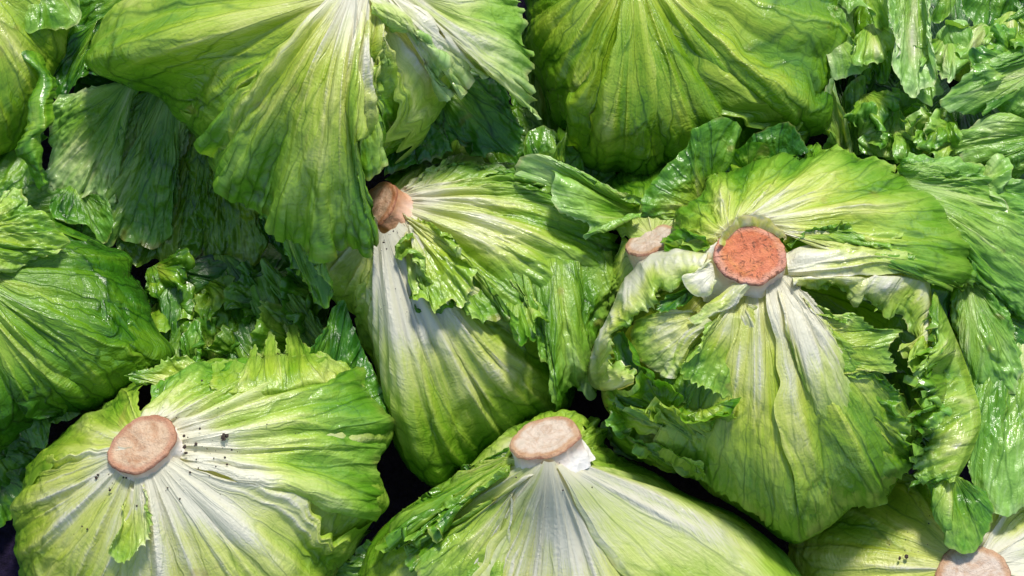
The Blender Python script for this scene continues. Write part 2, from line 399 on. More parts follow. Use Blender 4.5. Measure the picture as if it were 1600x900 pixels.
        if midc is not None:
            C = spline(np.array(midc, float), ns)
            w0, w1, w2 = (1 - T) ** 2, 2 * T * (1 - T), T ** 2
            PX = w0 * B[:, 0:1] + w1 * C[:, 0:1] + w2 * M[:, 0:1]; PY = w0 * B[:, 1:2] + w1 * C[:, 1:2] + w2 * M[:, 1:2]
            HH = w0 * B[:, 2:3] + w1 * C[:, 2:3] + w2 * M[:, 2:3]
        else:
            PX = B[:, 0:1] + (M[:, 0:1] - B[:, 0:1]) * T; PY = B[:, 1:2] + (M[:, 1:2] - B[:, 1:2]) * T
            HH = B[:, 2:3] + (M[:, 2:3] - B[:, 2:3]) * T ** bp
        if arc:
            k = arc * np.sin(np.pi * T) * rl[:, None]
            PX = PX - dirv[:, 1:2] * k; PY = PY + dirv[:, 0:1] * k
        HH = HH + bulge * 4 * T * (1 - T)
        wv = side * (2 * S - 1) ** 5 * np.sin(np.pi * np.clip(T, 0, 1)) * (fbm(T * 3.5, 0.5 + 7 * (S > .5), sd_ + 60, 3) + 0.25) * np.clip(rl / 150, 0, 1)[:, None]
        PX = PX + tg[:, 0:1] * wv; PY = PY + tg[:, 1:2] * wv
        if on: HH = HH - tuck * (1 - sstep(0, 0.14, T))
        tt6 = T ** 7
        PX = PX + out[:, 0:1] * jag[:, None] * tt6; PY = PY + out[:, 1:2] * jag[:, None] * tt6
        HH = HH + (lift if lift is not None else (0.45 if on else 0.0)) * T ** 4
        if on: HH = HH + self.h(PX, PY)
        HH = np.maximum(HH, 0.4)
        return finish_leaf(self, PX, PY, HH, S, T, ln, rl.mean(), o, name, label)
    def strip(self, A, Bq, on=False, bulge=0.4, ns=60, nt=150, teeth=(0, 0), tlen=14.0, name="leaf", label=None, **kw):
        kw.setdefault("cross", 0.08)
        """a leaf between two traced edges that run from its base to its tip; teeth for edge A and edge B"""
        o = dict(OPT); o.update(kw)
        if o["seed"] is None: o["seed"] = nseed()
        A = spline(np.array(A, float), nt); Bq = spline(np.array(Bq, float), nt)
        t = np.linspace(0, 1, nt); ln = np.linalg.norm(np.diff(A[:, :2], axis=0), axis=1).sum()
        acr = A[:, :2] - Bq[:, :2]; wd = np.linalg.norm(acr, axis=1); acr /= wd[:, None] + 1e-9
        for k, (E, sg) in enumerate(((A, 1), (Bq, -1))):
            if teeth[k]:
                q = t * ln / tlen + 0.6 * vnoise(t * ln / tlen / 2.3, k + .5, o["seed"] + 50)
                E[:, :2] += sg * acr * (teeth[k] * ((1 - np.abs(np.sin(np.pi * q))) ** 1.2 * 1.5 - 0.5) * np.clip(0.8 + vnoise(t * ln / tlen / 3, 9.5 + k, o["seed"] + 51), 0.1, 2))[:, None]
        s = np.linspace(0, 1, ns)[:, None]
        S = np.repeat(s, nt, 1); T = np.repeat(t[None], ns, 0)
        X = [A[None, :, k] * (1 - S) + Bq[None, :, k] * S for k in range(3)]
        H = X[2] + bulge * 4 * S * (1 - S)
        if on: H = H + self.h(X[0], X[1])
        return finish_leaf(self, X[0], X[1], np.maximum(H, 0.4), S, T, wd.mean(), ln, o, name, label)
    def stump(self, px, py, hcm, nrm, rad, length, mf, ms, squash=1.0, rot=0.0, flare=1.25, seed=1, dish=0.0):
        """cut stem: side (part stem) and its cut face (sub-part)"""
        c = W3(px, py, hcm); n = np.array(nrm, float); n /= np.linalg.norm(n)
        u = np.cross([0, 1, 0.01], n); u /= np.linalg.norm(u); v = np.cross(n, u)
        u, v = u * math.cos(rot) + v * math.sin(rot), -u * math.sin(rot) + v * math.cos(rot)
        k = 96; a = np.linspace(0, 2 * np.pi, k, endpoint=False)
        rr = rad * (1 + 0.07 * fbm(np.cos(a) * 1.3 + 5, np.sin(a) * 1.3, seed, 3) + 0.02 * fbm(np.cos(a) * 6, np.sin(a) * 6, seed + 3, 2))
        nr = 26
        q = np.linspace(0, 1, nr)[:, None]
        x = q * rr * np.cos(a); y = q * rr * np.sin(a) * squash
        z = 0.0005 * fbm(x * 130, y * 130, seed + 5, 3) - 0.0016 * sstep(0.955, 1.0, q) - dish * (1 - q ** 2)
        V = (c + x[..., None] * u + y[..., None] * v + z[..., None] * n).reshape(-1, 3)
        i = np.arange(nr - 1)[:, None] * k + np.arange(k)[None]; j = np.arange(nr - 1)[:, None] * k + (np.arange(k)[None] + 1) % k
        F = np.stack([i, j, j + k, i + k], -1).reshape(-1, 4)
        m = 24; ql = np.linspace(0, 1, m)[:, None]
        fl = 1 - 0.05 * np.sin(np.pi * np.clip(ql * 1.6, 0, 1)) + (flare - 1) * ql ** 1.7
        rs = rr * fl * (1 + 0.09 * ql * fbm(np.cos(a) * 3.5, np.sin(a) * 3.5 + ql, seed + 9, 3))
        zs = -0.0014 - ql * length * (1 + 0.25 * ql * fbm(np.cos(a) * 2, np.sin(a) * 2, seed + 12, 2))
        V2 = (c + (rs * np.cos(a))[..., None] * u + (rs * np.sin(a) * squash)[..., None] * v + zs[..., None] * n).reshape(-1, 3)
        i = np.arange(m - 1)[:, None] * k + np.arange(k)[None]; j = np.arange(m - 1)[:, None] * k + (np.arange(k)[None] + 1) % k
        F2 = np.stack([i, i + k, j + k, j], -1).reshape(-1, 4)
        so = mesh_object("stem", V2, F2, ms, self.root, dict(rad=np.repeat(1 - ql, k, 1)))
        fo = mesh_object("cut_face", V, F, mf, self.root, dict(rad=np.repeat(q, k, 1)))
        fo.parent = so
        return so
    def tuft(self, cx, cy, r, ang, z, p=0.4, tone=0.4, seed=0):
        """a small ruffled leaf: base at (cx,cy), blade towards ang (degrees in the picture)"""
        rd = random.Random(seed); m = []
        for k in range(8):
            q = (k / 7 - 0.5) * rd.uniform(2.0, 2.6); rr = r * (0.62 + 0.38 * math.cos(q * 0.8)) * rd.uniform(0.86, 1.14)
            m.append((cx + rr * math.cos(math.radians(ang) + q), cy + rr * math.sin(math.radians(ang) + q), z + rd.uniform(-0.4, 0.9)))
        w = r * 0.12; a = math.radians(ang) + math.pi / 2
        return self.fan([(cx - w * math.cos(a), cy - w * math.sin(a), z - 0.8), (cx + w * math.cos(a), cy + w * math.sin(a), z - 0.8)], m, on=False, bulge=rd.uniform(0.1, 0.6),
                        teeth=rd.uniform(2.5, 5), tlen=rd.uniform(10, 16), lobe=3, ruf=6, ruff=1.1, ruf0=0.4, p0=p, p1=p + rd.uniform(-0.06, 0.10), tone=tone, nt=48, ns=170, seed=500 + seed * 11)
# ------------------------------------------------------------------ the table under the heap
n = 160
gx, gy = np.meshgrid(np.linspace(-0.6, 0.6, n), np.linspace(-0.5, 0.6, n), indexing='ij')
gz = 0.002 * fbm(gx * 9, gy * 9, 5, 3)
tb = mesh_object("table_cloth", np.stack([gx, gy, gz], -1).reshape(-1, 3), grid_faces(n, n), cloth_material())
tb["kind"] = "structure"; tb["label"] = "dark purple cloth under the lettuces"

PINK = stump_material("cut_pink", (0.56, 0.39, 0.24), (0.44, 0.22, 0.12), (0.66, 0.50, 0.36), 0.15, 0.14)
CREAM = stump_material("cut_cream", (0.60, 0.49, 0.38), (0.48, 0.29, 0.16), (0.66, 0.50, 0.39), 0.15, 0.05)
ORANGE = stump_material("cut_orange", (0.62, 0.185, 0.080), (0.64, 0.30, 0.20), (0.62, 0.27, 0.06), 0.35, 0.85)
BROWN = stump_material("cut_brown", (0.46, 0.29, 0.19), (0.40, 0.17, 0.07), (0.55, 0.42, 0.30), 0.15, 0.25)
S_WHITE = side_material("stem_white", (0.78, 0.74, 0.66, 1), (0.74, 0.68, 0.58, 1), (0.60, 0.42, 0.30, 1))
S_BROWN = side_material("stem_brown", (0.70, 0.60, 0.50, 1), (0.58, 0.36, 0.24, 1), (0.42, 0.19, 0.09, 1))

# ================================================================== upper left head
h = Head("large lettuce at upper left, green leaf draped over a neighbour's brown stem", (560, -15), 16.5,
         [(700, 140, 9), (660, 215, 9), (600, 260, 9), (520, 330, 9), (430, 350, 8), (360, 300, 7.5), (320, 230, 7.5), (250, 165, 8), (150, 120, 8.5), (130, 80, 9),
          (200, 0, 9), (330, -120, 8), (560, -190, 7), (720, -120, 8), (725, 30, 9)])
h.wrap(128, 250, (0.0, 0.3), t0=0.0, p0=0.98, p1=0.34, pg=.5, fold=5.5, foldf=0.42, rib=2.6, tone=0.8)
h.wrap(-80, 76, (0.2, 0.2), t0=0.0, p0=1.0, p1=0.42, pg=.5, fold=3.8, rib=2.2, tone=0.6)
h.wrap(60, 145, (-1.8, -1.8), p0=0.9, p1=0.3, fold=2, tone=0.6)
h.fan([(530, -14, 16.9), (590, -12, 16.9)], [(312, 225, 10.6), (345, 282, 10.2), (385, 326, 10), (422, 356, 10.2), (458, 380, 10.6), (496, 395, 10.8), (522, 388, 11), (545, 387, 11.1), (566, 394, 11.2), (584, 397, 11.3),
       (577, 360, 12), (553, 322, 12.6), (528, 305, 12.4), (560, 285, 12.6), (598, 266, 12.2), (590, 238, 12.6), (605, 215, 12.4), (645, 190, 11.5)], on=False, bulge=2.5,
      teeth=6, tlen=22, lobe=4, fold=4.2, foldf=0.5, rib=2.4, p0=1.0, p1=0.36, pg=0.8, ruf=6, ruff=.7, tone=0.75, blis=1.4, arc=.04, label="pale ribbed leaf draped over the brown stem")
h.fan([(395, 280, 9.8), (440, 330, 9.9), (500, 370, 10)], [(372, 316, 9.2), (405, 350, 9), (436, 392, 9), (462, 432, 9), (484, 464, 8.8), (504, 482, 8.6), (518, 464, 9), (506, 438, 9.6), (496, 418, 10), (516, 408, 10), (520, 394, 10)], on=False, bulge=.3,
      teeth=4, tlen=18, p0=.42, p1=.48, tone=.6, ruf=5, fold=1.6, label="narrow curled leaf tip hanging below")
h.fan([(540, 40, 17), (600, 40, 17)], [(520, 200, 14.9), (545, 260, 13.8), (572, 284, 13.4), (600, 262, 13.4), (585, 238, 13.8), (600, 205, 14), (585, 150, 15), (606, 110, 15.6), (600, 80, 16.2)], on=False, bulge=.9,
      teeth=11, tlen=20, fold=2.5, foldf=0.5, p0=1.0, p1=0.48, ruf=5, tone=0.65, lift=.5)
h.fan([(575, -10, 17), (650, -10, 17)], [(590, 30, 17), (640, 55, 16.8), (690, 92, 15.6), (688, 130, 14.4), (697, 158, 13.4), (706, 118, 14.2), (722, 150, 13.2), (738, 104, 13.6), (762, 122, 12.9), (788, 118, 12.4), (838, 180, 11.2), (826, 126, 11.8),
       (842, 98, 11.6), (822, 50, 12), (812, -30, 12)], on=False, bulge=1.0, teeth=13, tlen=22, p0=0.95, p1=0.58, fold=2.6, ruf=5, ruff=0.8, tone=0.45, rib=1.4, blis=1.2)
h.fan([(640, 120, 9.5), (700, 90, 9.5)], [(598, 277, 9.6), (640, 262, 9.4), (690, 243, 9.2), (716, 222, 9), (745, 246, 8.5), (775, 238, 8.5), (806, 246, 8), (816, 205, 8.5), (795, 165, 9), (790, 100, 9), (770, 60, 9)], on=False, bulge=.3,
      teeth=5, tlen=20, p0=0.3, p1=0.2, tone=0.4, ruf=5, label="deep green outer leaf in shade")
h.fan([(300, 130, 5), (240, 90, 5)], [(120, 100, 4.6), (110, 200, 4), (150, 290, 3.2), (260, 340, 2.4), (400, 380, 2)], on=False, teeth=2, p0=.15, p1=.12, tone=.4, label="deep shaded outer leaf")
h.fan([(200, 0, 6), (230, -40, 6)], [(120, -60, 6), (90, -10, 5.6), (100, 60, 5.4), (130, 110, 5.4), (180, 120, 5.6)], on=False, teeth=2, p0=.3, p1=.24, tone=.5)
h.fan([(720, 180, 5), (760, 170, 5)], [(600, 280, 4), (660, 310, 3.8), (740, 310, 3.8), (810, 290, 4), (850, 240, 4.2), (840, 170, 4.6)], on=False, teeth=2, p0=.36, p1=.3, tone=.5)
# limp outer leaves, lower left of that head
for m, b, a in (
    ([(95, 150, 6), (78, 195, 5.5), (70, 240, 5), (72, 290, 4.5), (110, 312, 4.3), (146, 300, 4.4), (178, 322, 4.2), (175, 280, 4.8), (165, 230, 5.2), (190, 170, 6)], [(190, 130, 7.5), (220, 135, 7.5)], dict(p0=0.45, p1=0.64, tone=0.3)),
    ([(185, 170, 5.4), (165, 235, 4.8), (180, 290, 4.3), (178, 330, 3.8), (140, 365, 3.4), (128, 386, 3.2), (160, 384, 3.2), (200, 374, 3.3), (225, 386, 3.2), (258, 376, 3.3), (276, 342, 3.5), (282, 290, 4), (290, 210, 5)], [(235, 130, 7), (290, 150, 7)], dict(p0=0.40, p1=0.56, tone=0.3, blis=3.2)),
    ([(230, 300, 3.2), (195, 370, 2.4), (190, 398, 2.2), (215, 412, 2.2), (238, 408, 2.3), (266, 432, 2.1), (278, 405, 2.3), (302, 402, 2.3), (320, 385, 2.5), (330, 320, 3.2)], [(280, 200, 5), (330, 210, 5)], dict(p0=0.34, p1=0.46, tone=0.6)),
    ([(280, 280, 3.4), (300, 350, 2.8), (322, 400, 2.5), (342, 426, 2.3), (362, 418, 2.4), (385, 420, 2.4), (412, 408, 2.5), (420, 380, 2.7), (440, 365, 3)], [(310, 210, 5), (380, 270, 4.5)], dict(p0=0.34, p1=0.46, tone=0.75)),
    ([(400, 330, 3.6), (420, 380, 3.0), (452, 420, 2.8), (480, 468, 2.4), (505, 480, 2.4), (515, 450, 2.7), (520, 400, 3)], [(430, 320, 4), (480, 330, 4)], dict(p0=0.3, p1=0.34, tone=0.6)),
):
    h.fan(b, m, on=False, teeth=2.0, tlen=26, lobe=12, ruf=4.5, rib=0.2, fold=.7, foldf=.2, pg=1.0, wave=6, mid=-1.2, wet=.35, crk=1.2, brown=1.0, **{**dict(blis=3.0), **a})
h.stump(560, -62, 17.2, (0, 0.1, 1), 0.018, 0.025, PINK, S_WHITE, seed=3)

# ================================================================== upper middle head
h = Head("glossy ribbed lettuce at top middle, its stem above the frame", (985, -70), 12.5,
         [(1310, 120, 6.5), (1290, 190, 6), (1230, 225, 5.5), (1130, 245, 5), (1060, 262, 5), (1010, 288, 4.6), (960, 270, 4.8), (912, 242, 5), (868, 196, 5.4), (842, 130, 5.8), (826, 60, 6), (830, -60, 6), (880, -200, 6), (1000, -240, 6),
          (1180, -210, 6), (1320, -80, 6.5), (1335, 30, 6.5)])
h.wrap(-180, 62, (0.5, 0.0), p0=0.70, p1=0.20, pg=.6, fold=6, foldf=0.42, rib=3.2, tone=0.78, ribs=0.5)
h.wrap(34, 112, (0.0, 0.55), p0=0.66, p1=0.18, pg=.6, fold=7.0, foldf=0.45, rib=3.2, tone=0.78, ribs=0.5)
h.wrap(92, 200, (0.1, 0.5), p0=0.68, p1=0.22, pg=.6, fold=6.0, foldf=0.42, rib=3.0, tone=0.78, ribs=0.5)
h.wrap(76, 100, (0.7, 0.9), p0=0.70, p1=0.26, pg=.6, fold=5.0, foldf=0.5, rib=3.0, tone=0.78, ribs=0.6)
h.fan([(1255, -10, 9), (1290, 0, 9)], [(1282, 42, 8.8), (1291, 72, 8.6), (1301, 103, 8.4), (1303, 124, 8.3), (1336, 117, 8), (1365, 100, 7.8), (1345, 84, 8), (1331, 72, 8.2), (1325, 50, 8.4), (1326, 22, 8.8)], on=False, teeth=1.5, p0=0.5, p1=0.62, tone=0.3, ruf=3, bulge=.4)
h.fan([(1310, -50, 9), (1370, -50, 9)], [(1270, 20, 8.5), (1290, 42, 8.2), (1300, 15, 8.6), (1312, 5, 8.8), (1326, 22, 8.6), (1340, 10, 8.8), (1352, 22, 8.6), (1363, 42, 8.2), (1385, 48, 8), (1388, 20, 8.4), (1384, -30, 8.8)], on=False, teeth=2.5, p0=0.45, p1=0.58, tone=0.45, ruf=4)
h.fan([(1310, 242, 5), (1322, 242, 5)], [(1288, 234, 6), (1299, 205, 7), (1284, 196, 7.2), (1264, 180, 7.5), (1284, 152, 8), (1300, 120, 8.4), (1307, 150, 7.8), (1324, 188, 7), (1337, 236, 6)], on=False, teeth=1.5, p0=0.5, p1=0.62, tone=0.35, ruf=2)
h.fan([(835, 30, 5), (850, 10, 5)], [(795, 40, 5), (792, 110, 4.8), (805, 180, 4.5), (835, 235, 4.2), (880, 262, 4), (890, 215, 4.4), (862, 150, 4.8), (848, 80, 5)], on=False, teeth=3, tlen=20, p0=.36, p1=.34, tone=.4, ruf=4)
h.stump(985, -80, 13.2, (0, 0.2, 1), 0.017, 0.03, CREAM, S_WHITE, seed=8)

# ================================================================== top left corner head
h = Head("lettuce in the top left corner with a curled frilly leaf", (-70, -60), 10.5,
         [(115, 30, 5), (98, 110, 4.5), (60, 190, 4), (0, 250, 3.5), (-90, 260, 4), (-220, 100, 5), (-230, -120, 5), (-60, -220, 5), (90, -120, 5)])
h.wrap(-40, 140, (0, .3), p0=.7, p1=.26, tone=.75, fold=3)
h.wrap(120, 330, (0.1, .3), p0=.7, p1=.3, tone=.7, fold=3)
h.fan([(20, -60, 10), (80, -60, 9.5)], [(0, 40, 9.2), (12, 66, 8.8), (22, 32, 9.2), (46, 52, 9.3), (76, 44, 9), (112, 42, 8.5), (128, 28, 8.2), (122, 0, 8.5), (116, -40, 8.8)], on=False, teeth=3, tlen=22, p0=.45, p1=.46, tone=.5, ruf=5)
h.strip([(62, 70, 7.5), (72, 108, 8), (86, 130, 8), (80, 160, 8.2), (83, 190, 8.3), (66, 204, 8), (62, 236, 7.6), (72, 288, 6.5)],
        [(26, 84, 9.2), (52, 104, 9.0), (62, 122, 8.6), (48, 160, 8.6), (42, 205, 8), (24, 236, 7.6), (44, 254, 7.2), (66, 292, 6.4)], teeth=(2, 2), p0=.32, p1=.30, tone=.45, fold=1.5, bulge=.5, ruf=2)
h.fan([(170, 25, 7), (150, 32, 7)], [(60, 60, 6.2), (70, 100, 6), (72, 130, 5.8), (95, 160, 5.6), (120, 130, 6), (140, 80, 6.4)], on=False, teeth=1, p0=.3, p1=.18, tone=.5, mid=2.5, midw=.35)
h.fan([(-30, 340, 4.6), (0, 350, 4.6)], [(-40, 250, 4.6), (10, 232, 4.6), (48, 244, 4.6), (70, 268, 4.4), (104, 300, 4), (126, 330, 3.8), (120, 372, 3.8), (70, 390, 4)], on=False, teeth=2.5, tlen=20, p0=.34, p1=.32, tone=.5, ruf=4)
h.fan([(110, 290, 4.4), (130, 300, 4.4)], [(80, 310, 5), (84, 340, 5), (106, 350, 4.8), (140, 356, 4.6), (160, 380, 4.2), (180, 350, 4.4), (170, 310, 4.6)], on=False, teeth=2, p0=.3, p1=.36, tone=.35, ruf=3)
h.fan([(60, 180, 5), (50, 190, 5)], [(22, 190, 4.4), (5, 215, 4), (20, 232, 4), (50, 230, 4.2), (75, 215, 4.4)], on=False, teeth=1, p0=.2, p1=.3, tone=.5)

h.stump(-70, -64, 11.0, (0, .1, 1), 0.018, 0.03, PINK, S_WHITE, seed=91)

# ================================================================== left edge head
h = Head("lettuce at the left edge with a crumpled leaf lying on its top", (-60, 425), 9.5,
         [(120, 360, 5), (185, 395, 4.6), (224, 460, 4.2), (246, 515, 3.8), (262, 560, 3.4), (215, 600, 3.6), (150, 640, 3.6), (80, 665, 3.6), (0, 690, 3.6), (-110, 700, 4), (-260, 600, 4), (-280, 400, 4), (-150, 300, 5), (20, 320, 5.5)])
h.wrap(-30, 60, (0.0, 0.2), p0=.6, p1=.06, pg=.5, fold=4.5, rib=2.4, tone=.6)
h.wrap(14, 130, (0.6, 0.2), p0=.72, p1=.16, pg=.5, fold=5, rib=2.4, tone=.55, blis=1.4)
h.wrap(120, 340, (0.2, 0.2), p0=.8, p1=.3, fold=3)
h.fan([(-60, 350, 11.0), (-60, 385, 11.0)], [(-40, 300, 11.0), (0, 302, 10.8), (22, 290, 10.6), (40, 308, 10.5), (42, 326, 10.4), (64, 330, 10.2), (86, 350, 9.8), (111, 376, 9.2), (96, 394, 9.3), (60, 410, 9.4), (12, 425, 9.6), (-40, 415, 10.0)], on=False, bulge=.4,
      teeth=2, p0=.52, p1=.50, tone=.7, fold=2.6, foldf=.6, blis=3.0, crk=1.0, label="small crumpled bright green leaf on top")
h.fan([(-20, 560, 5.6), (60, 520, 5.6)], [(-30, 640, 4.6), (20, 660, 4.4), (40, 690, 4.2), (72, 702, 4.1), (78, 660, 4.6), (92, 664, 4.6), (126, 645, 4.6), (130, 618, 5), (160, 612, 5), (182, 622, 4.6), (190, 590, 5)], on=False, bulge=.3, teeth=2.5, tlen=26, lobe=4, ruf=5, p0=.42, p1=.36, tone=.5, blis=1.6)
for k, (y, z) in enumerate(((700, 3.0), (745, 2.2), (790, 1.5))):
    h.fan([(-60, y - 90, z + 1.5), (-40, y - 80, z + 1.5)], [(-80, y + 40, z), (-20, y + 38, z), (12, y + 20, z), (38, y + 8, z), (62, y - 12, z + .2), (75, y - 40, z + .4), (70, y - 70, z + .8)], on=False, bulge=.4, teeth=2.5, tlen=22, lobe=4, ruf=4, p0=.3, p1=.22, tone=.5)

h.stump(-60, 421, 10.0, (0, .1, 1), 0.018, 0.03, CREAM, S_WHITE, seed=93)

# ================================================================== leaves deep in the dark gap
h = Head("shaded lettuce leaves deep in the dark gap at left centre", (380, 470), 2.6,
         [(520, 470, 1), (480, 560, 1), (380, 590, 1), (270, 560, 1), (230, 470, 1), (280, 400, 1), (400, 380, 1), (500, 400, 1)])
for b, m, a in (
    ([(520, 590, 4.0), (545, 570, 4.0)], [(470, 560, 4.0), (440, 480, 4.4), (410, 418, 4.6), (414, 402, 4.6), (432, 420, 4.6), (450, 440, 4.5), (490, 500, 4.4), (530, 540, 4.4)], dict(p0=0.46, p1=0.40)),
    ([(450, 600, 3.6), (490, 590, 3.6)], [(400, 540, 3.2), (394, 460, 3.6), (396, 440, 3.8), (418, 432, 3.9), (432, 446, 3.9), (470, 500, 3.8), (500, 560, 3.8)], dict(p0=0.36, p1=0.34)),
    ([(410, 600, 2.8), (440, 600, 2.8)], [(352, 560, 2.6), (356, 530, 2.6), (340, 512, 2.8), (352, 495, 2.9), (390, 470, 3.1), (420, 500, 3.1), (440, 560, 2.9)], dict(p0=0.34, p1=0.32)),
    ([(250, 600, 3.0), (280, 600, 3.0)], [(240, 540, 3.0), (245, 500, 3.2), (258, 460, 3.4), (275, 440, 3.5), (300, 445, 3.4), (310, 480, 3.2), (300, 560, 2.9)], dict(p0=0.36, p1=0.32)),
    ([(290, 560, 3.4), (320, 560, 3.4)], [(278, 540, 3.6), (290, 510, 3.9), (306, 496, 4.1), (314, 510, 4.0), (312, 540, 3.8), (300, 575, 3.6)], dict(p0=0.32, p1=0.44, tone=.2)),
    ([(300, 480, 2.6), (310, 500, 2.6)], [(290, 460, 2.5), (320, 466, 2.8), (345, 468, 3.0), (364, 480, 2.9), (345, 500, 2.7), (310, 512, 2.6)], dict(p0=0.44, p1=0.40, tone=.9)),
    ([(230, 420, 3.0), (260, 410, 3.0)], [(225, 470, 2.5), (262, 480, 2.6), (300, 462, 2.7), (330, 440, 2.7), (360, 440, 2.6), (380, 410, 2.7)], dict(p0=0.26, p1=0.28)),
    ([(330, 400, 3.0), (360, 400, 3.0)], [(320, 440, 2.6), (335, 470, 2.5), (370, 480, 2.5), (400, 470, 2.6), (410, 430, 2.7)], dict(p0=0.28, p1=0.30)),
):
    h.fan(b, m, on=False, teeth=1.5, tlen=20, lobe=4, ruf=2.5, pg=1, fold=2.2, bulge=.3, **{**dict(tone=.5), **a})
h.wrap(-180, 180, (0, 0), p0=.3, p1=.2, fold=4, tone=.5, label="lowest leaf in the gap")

rt = random.Random(5)
for k, (x, y, r, a, z) in enumerate(((250, 470, 60, 60, 3.2), (300, 430, 70, 80, 3.0), (360, 440, 70, 95, 3.2), (420, 470, 70, 200, 3.8), (470, 540, 80, 235, 4.2), (330, 560, 70, 280, 3.0), (270, 560, 60, 290, 3.4), (390, 560, 75, 255, 3.2), (500, 470, 70, 190, 4.6), (240, 420, 60, 30, 3.4))):
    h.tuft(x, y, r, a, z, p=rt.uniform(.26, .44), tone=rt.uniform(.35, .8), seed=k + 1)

# ================================================================== centre head
h = Head("central lettuce with a brown stem and a long white rib speckled with soil", (592, 325), 9.8,
         [(970, 420, 6.5), (940, 520, 5), (905, 600, 4), (865, 655, 3.4), (790, 700, 2.8), (740, 742, 2.5), (690, 756, 2.5), (645, 742, 2.6), (618, 690, 3), (600, 610, 3.6), (575, 530, 4.2), (545, 480, 5), (500, 440, 5), (480, 380, 5.5), (500, 300, 6),
          (570, 262, 7), (660, 250, 7), (760, 250, 7), (860, 275, 7), (940, 340, 7)], p=2.0, neck=(.5, 70))
h.wrap(36, 104, (0.4, 0.3), p0=1.1, p1=0.06, pg=.85, fold=5.2, foldf=.5, rib=4.4, ribs=.95, tone=.6, mid=2.5, midpos=.55, midw=.9, blis=1.0, twist=-.12, label="broad leaf with long white rib, dark green at its foot")
h.wrap(92, 190, (0.25, -0.3), p0=1.05, p1=.16, pg=.8, fold=4, rib=3, tone=.6)
h.wrap(-60, 46, (-.3, -0.3), p0=.9, p1=.2, pg=.6, fold=3, rib=2)
h.fan([(622, 345), (626, 296)], [(650, 395, 0.39), (645, 430, 0.44), (645, 470, 0.50), (678, 490, 0.55), (725, 477, 0.55), (732, 499, 0.61), (772, 503, 0.66), (803, 496, 0.66), (815, 535, 0.77), (832, 515, 0.66), (852, 498, 0.55), (890, 470, 0.33), (930, 458, 0.22), (978, 420, 0.17), (948, 352, 0.17), (905, 318, 0.17), (840, 284, 0.17), (760, 260, 0.17), (690, 262, 0.11)],
      hb=.3, teeth=6, tlen=18, fold=4.2, foldf=.5, rib=2.2, p0=1.1, p1=.38, pg=.75, tone=.6, ruf=4, ruff=.8, blis=1.6, crk=.8, arc=-.06, lift=.25, label="upper leaf folded down with a frilled ragged edge")
h.fan([(780, 420), (830, 395), (890, 380), (955, 390)], [(828, 478, .9), (846, 505, 1.2), (860, 543, 1.7), (843, 560, 2.0), (861, 574, 2.0), (859, 606, 2.4), (877, 646, 3.4), (896, 606, 2.6), (908, 612, 2.8), (929, 622, 3.4), (934, 590, 2.6), (942, 540, 1.8), (964, 490, 1.2), (984, 420, .5)],
      hb=.2, teeth=2.5, tlen=16, fold=2.4, foldf=.5, p0=.45, p1=.52, pg=1, tone=.4, blis=2.0, crk=1.0, lift=-.3, wrapmode=True, label="hanging lobe with deep points")
h.fan([(640, 350), (622, 330)], [(648, 380, 1.1), (626, 396, 1.3), (650, 404, 1.5), (646, 416, 1.5), (672, 424, 1.6), (644, 470, 1.2), (668, 470, 1.5), (680, 490, 1.6), (706, 468, 1.6), (726, 476, 1.6), (740, 430, 1.5), (720, 390, 1.2), (690, 355, .9)], hb=.4, teeth=4, tlen=13, p0=1.05, p1=.55, ruf=6, ruff=1.2, fold=3, foldf=.9, tone=.75, crk=1.2, lift=.2)
h.fan([(790, 470), (830, 462)], [(800, 490, 1.4), (806, 515, 1.8), (813, 540, 2.0), (822, 520, 2.0), (836, 530, 2.0), (842, 505, 1.8), (858, 508, 1.6), (850, 480, 1.3)], hb=.4, teeth=3, tlen=12, p0=.45, p1=.4, ruf=4, tone=.5)
h.fan([(640, 305), (680, 300)], [(655, 275, .2), (668, 262, .4), (690, 258, .5), (705, 245, .8), (735, 238, .8), (765, 250, .5), (790, 262, .3)], hb=.1, teeth=3, p0=.9, p1=.62, tone=.5, ruf=4)
H_C = h
h.stump(586, 321, 10.1, (-0.62, 0.25, 0.75), 0.0145, 0.022, BROWN, S_BROWN, squash=1.1, seed=21, flare=1.3)

# ================================================================== head behind the right one: pale stump
h = Head("half hidden lettuce with a pale stem stub between two heads", (1020, 372), 9.0,
         [(1140, 400, 5), (1060, 500, 4), (960, 480, 4), (930, 400, 4.5), (930, 300, 5), (1040, 240, 5.5), (1180, 240, 5.5), (1240, 300, 5.5)])
h.wrap(-180, 180, (0, 0), t0=0.0, p0=.8, p1=.15, fold=3)
h.fan([(985, 345, 8.3), (1000, 320, 8.3)], [(1004, 336, 9.3), (962, 350, 9.7), (912, 376, 10.1), (918, 354, 10.3), (895, 341, 10.5), (868, 322, 10.6), (862, 296, 10.7), (868, 276, 10.9), (845, 262, 10.3), (815, 266, 9.9), (802, 276, 9.7), (806, 252, 10.3), (830, 240, 10.9), (866, 246, 11.1), (900, 268, 10.7), (950, 290, 9.9), (1004, 308, 9.3)],
      on=False, teeth=2, p0=.45, p1=.62, tone=.3, fold=1.6, ruf=1.5, bulge=.9, blis=1.2, pg=.6, label="pale folded leaf flap pointing left")
h.fan([(872, 262, 8), (884, 258, 8)], [(830, 242, 8.6), (856, 236, 9), (872, 222, 9.2), (886, 204, 9.4), (884, 232, 9), (880, 258, 8.6)], on=False, teeth=1, p0=.45, p1=.52, tone=.5)
h.fan([(858, 300, 6.4), (885, 290, 6.4)], [(818, 250, 6.6), (822, 212, 6.8), (848, 196, 7), (876, 212, 7), (905, 240, 6.8), (915, 275, 6.4)], on=False, teeth=2, p0=.36, p1=.36, tone=.4, ruf=3)
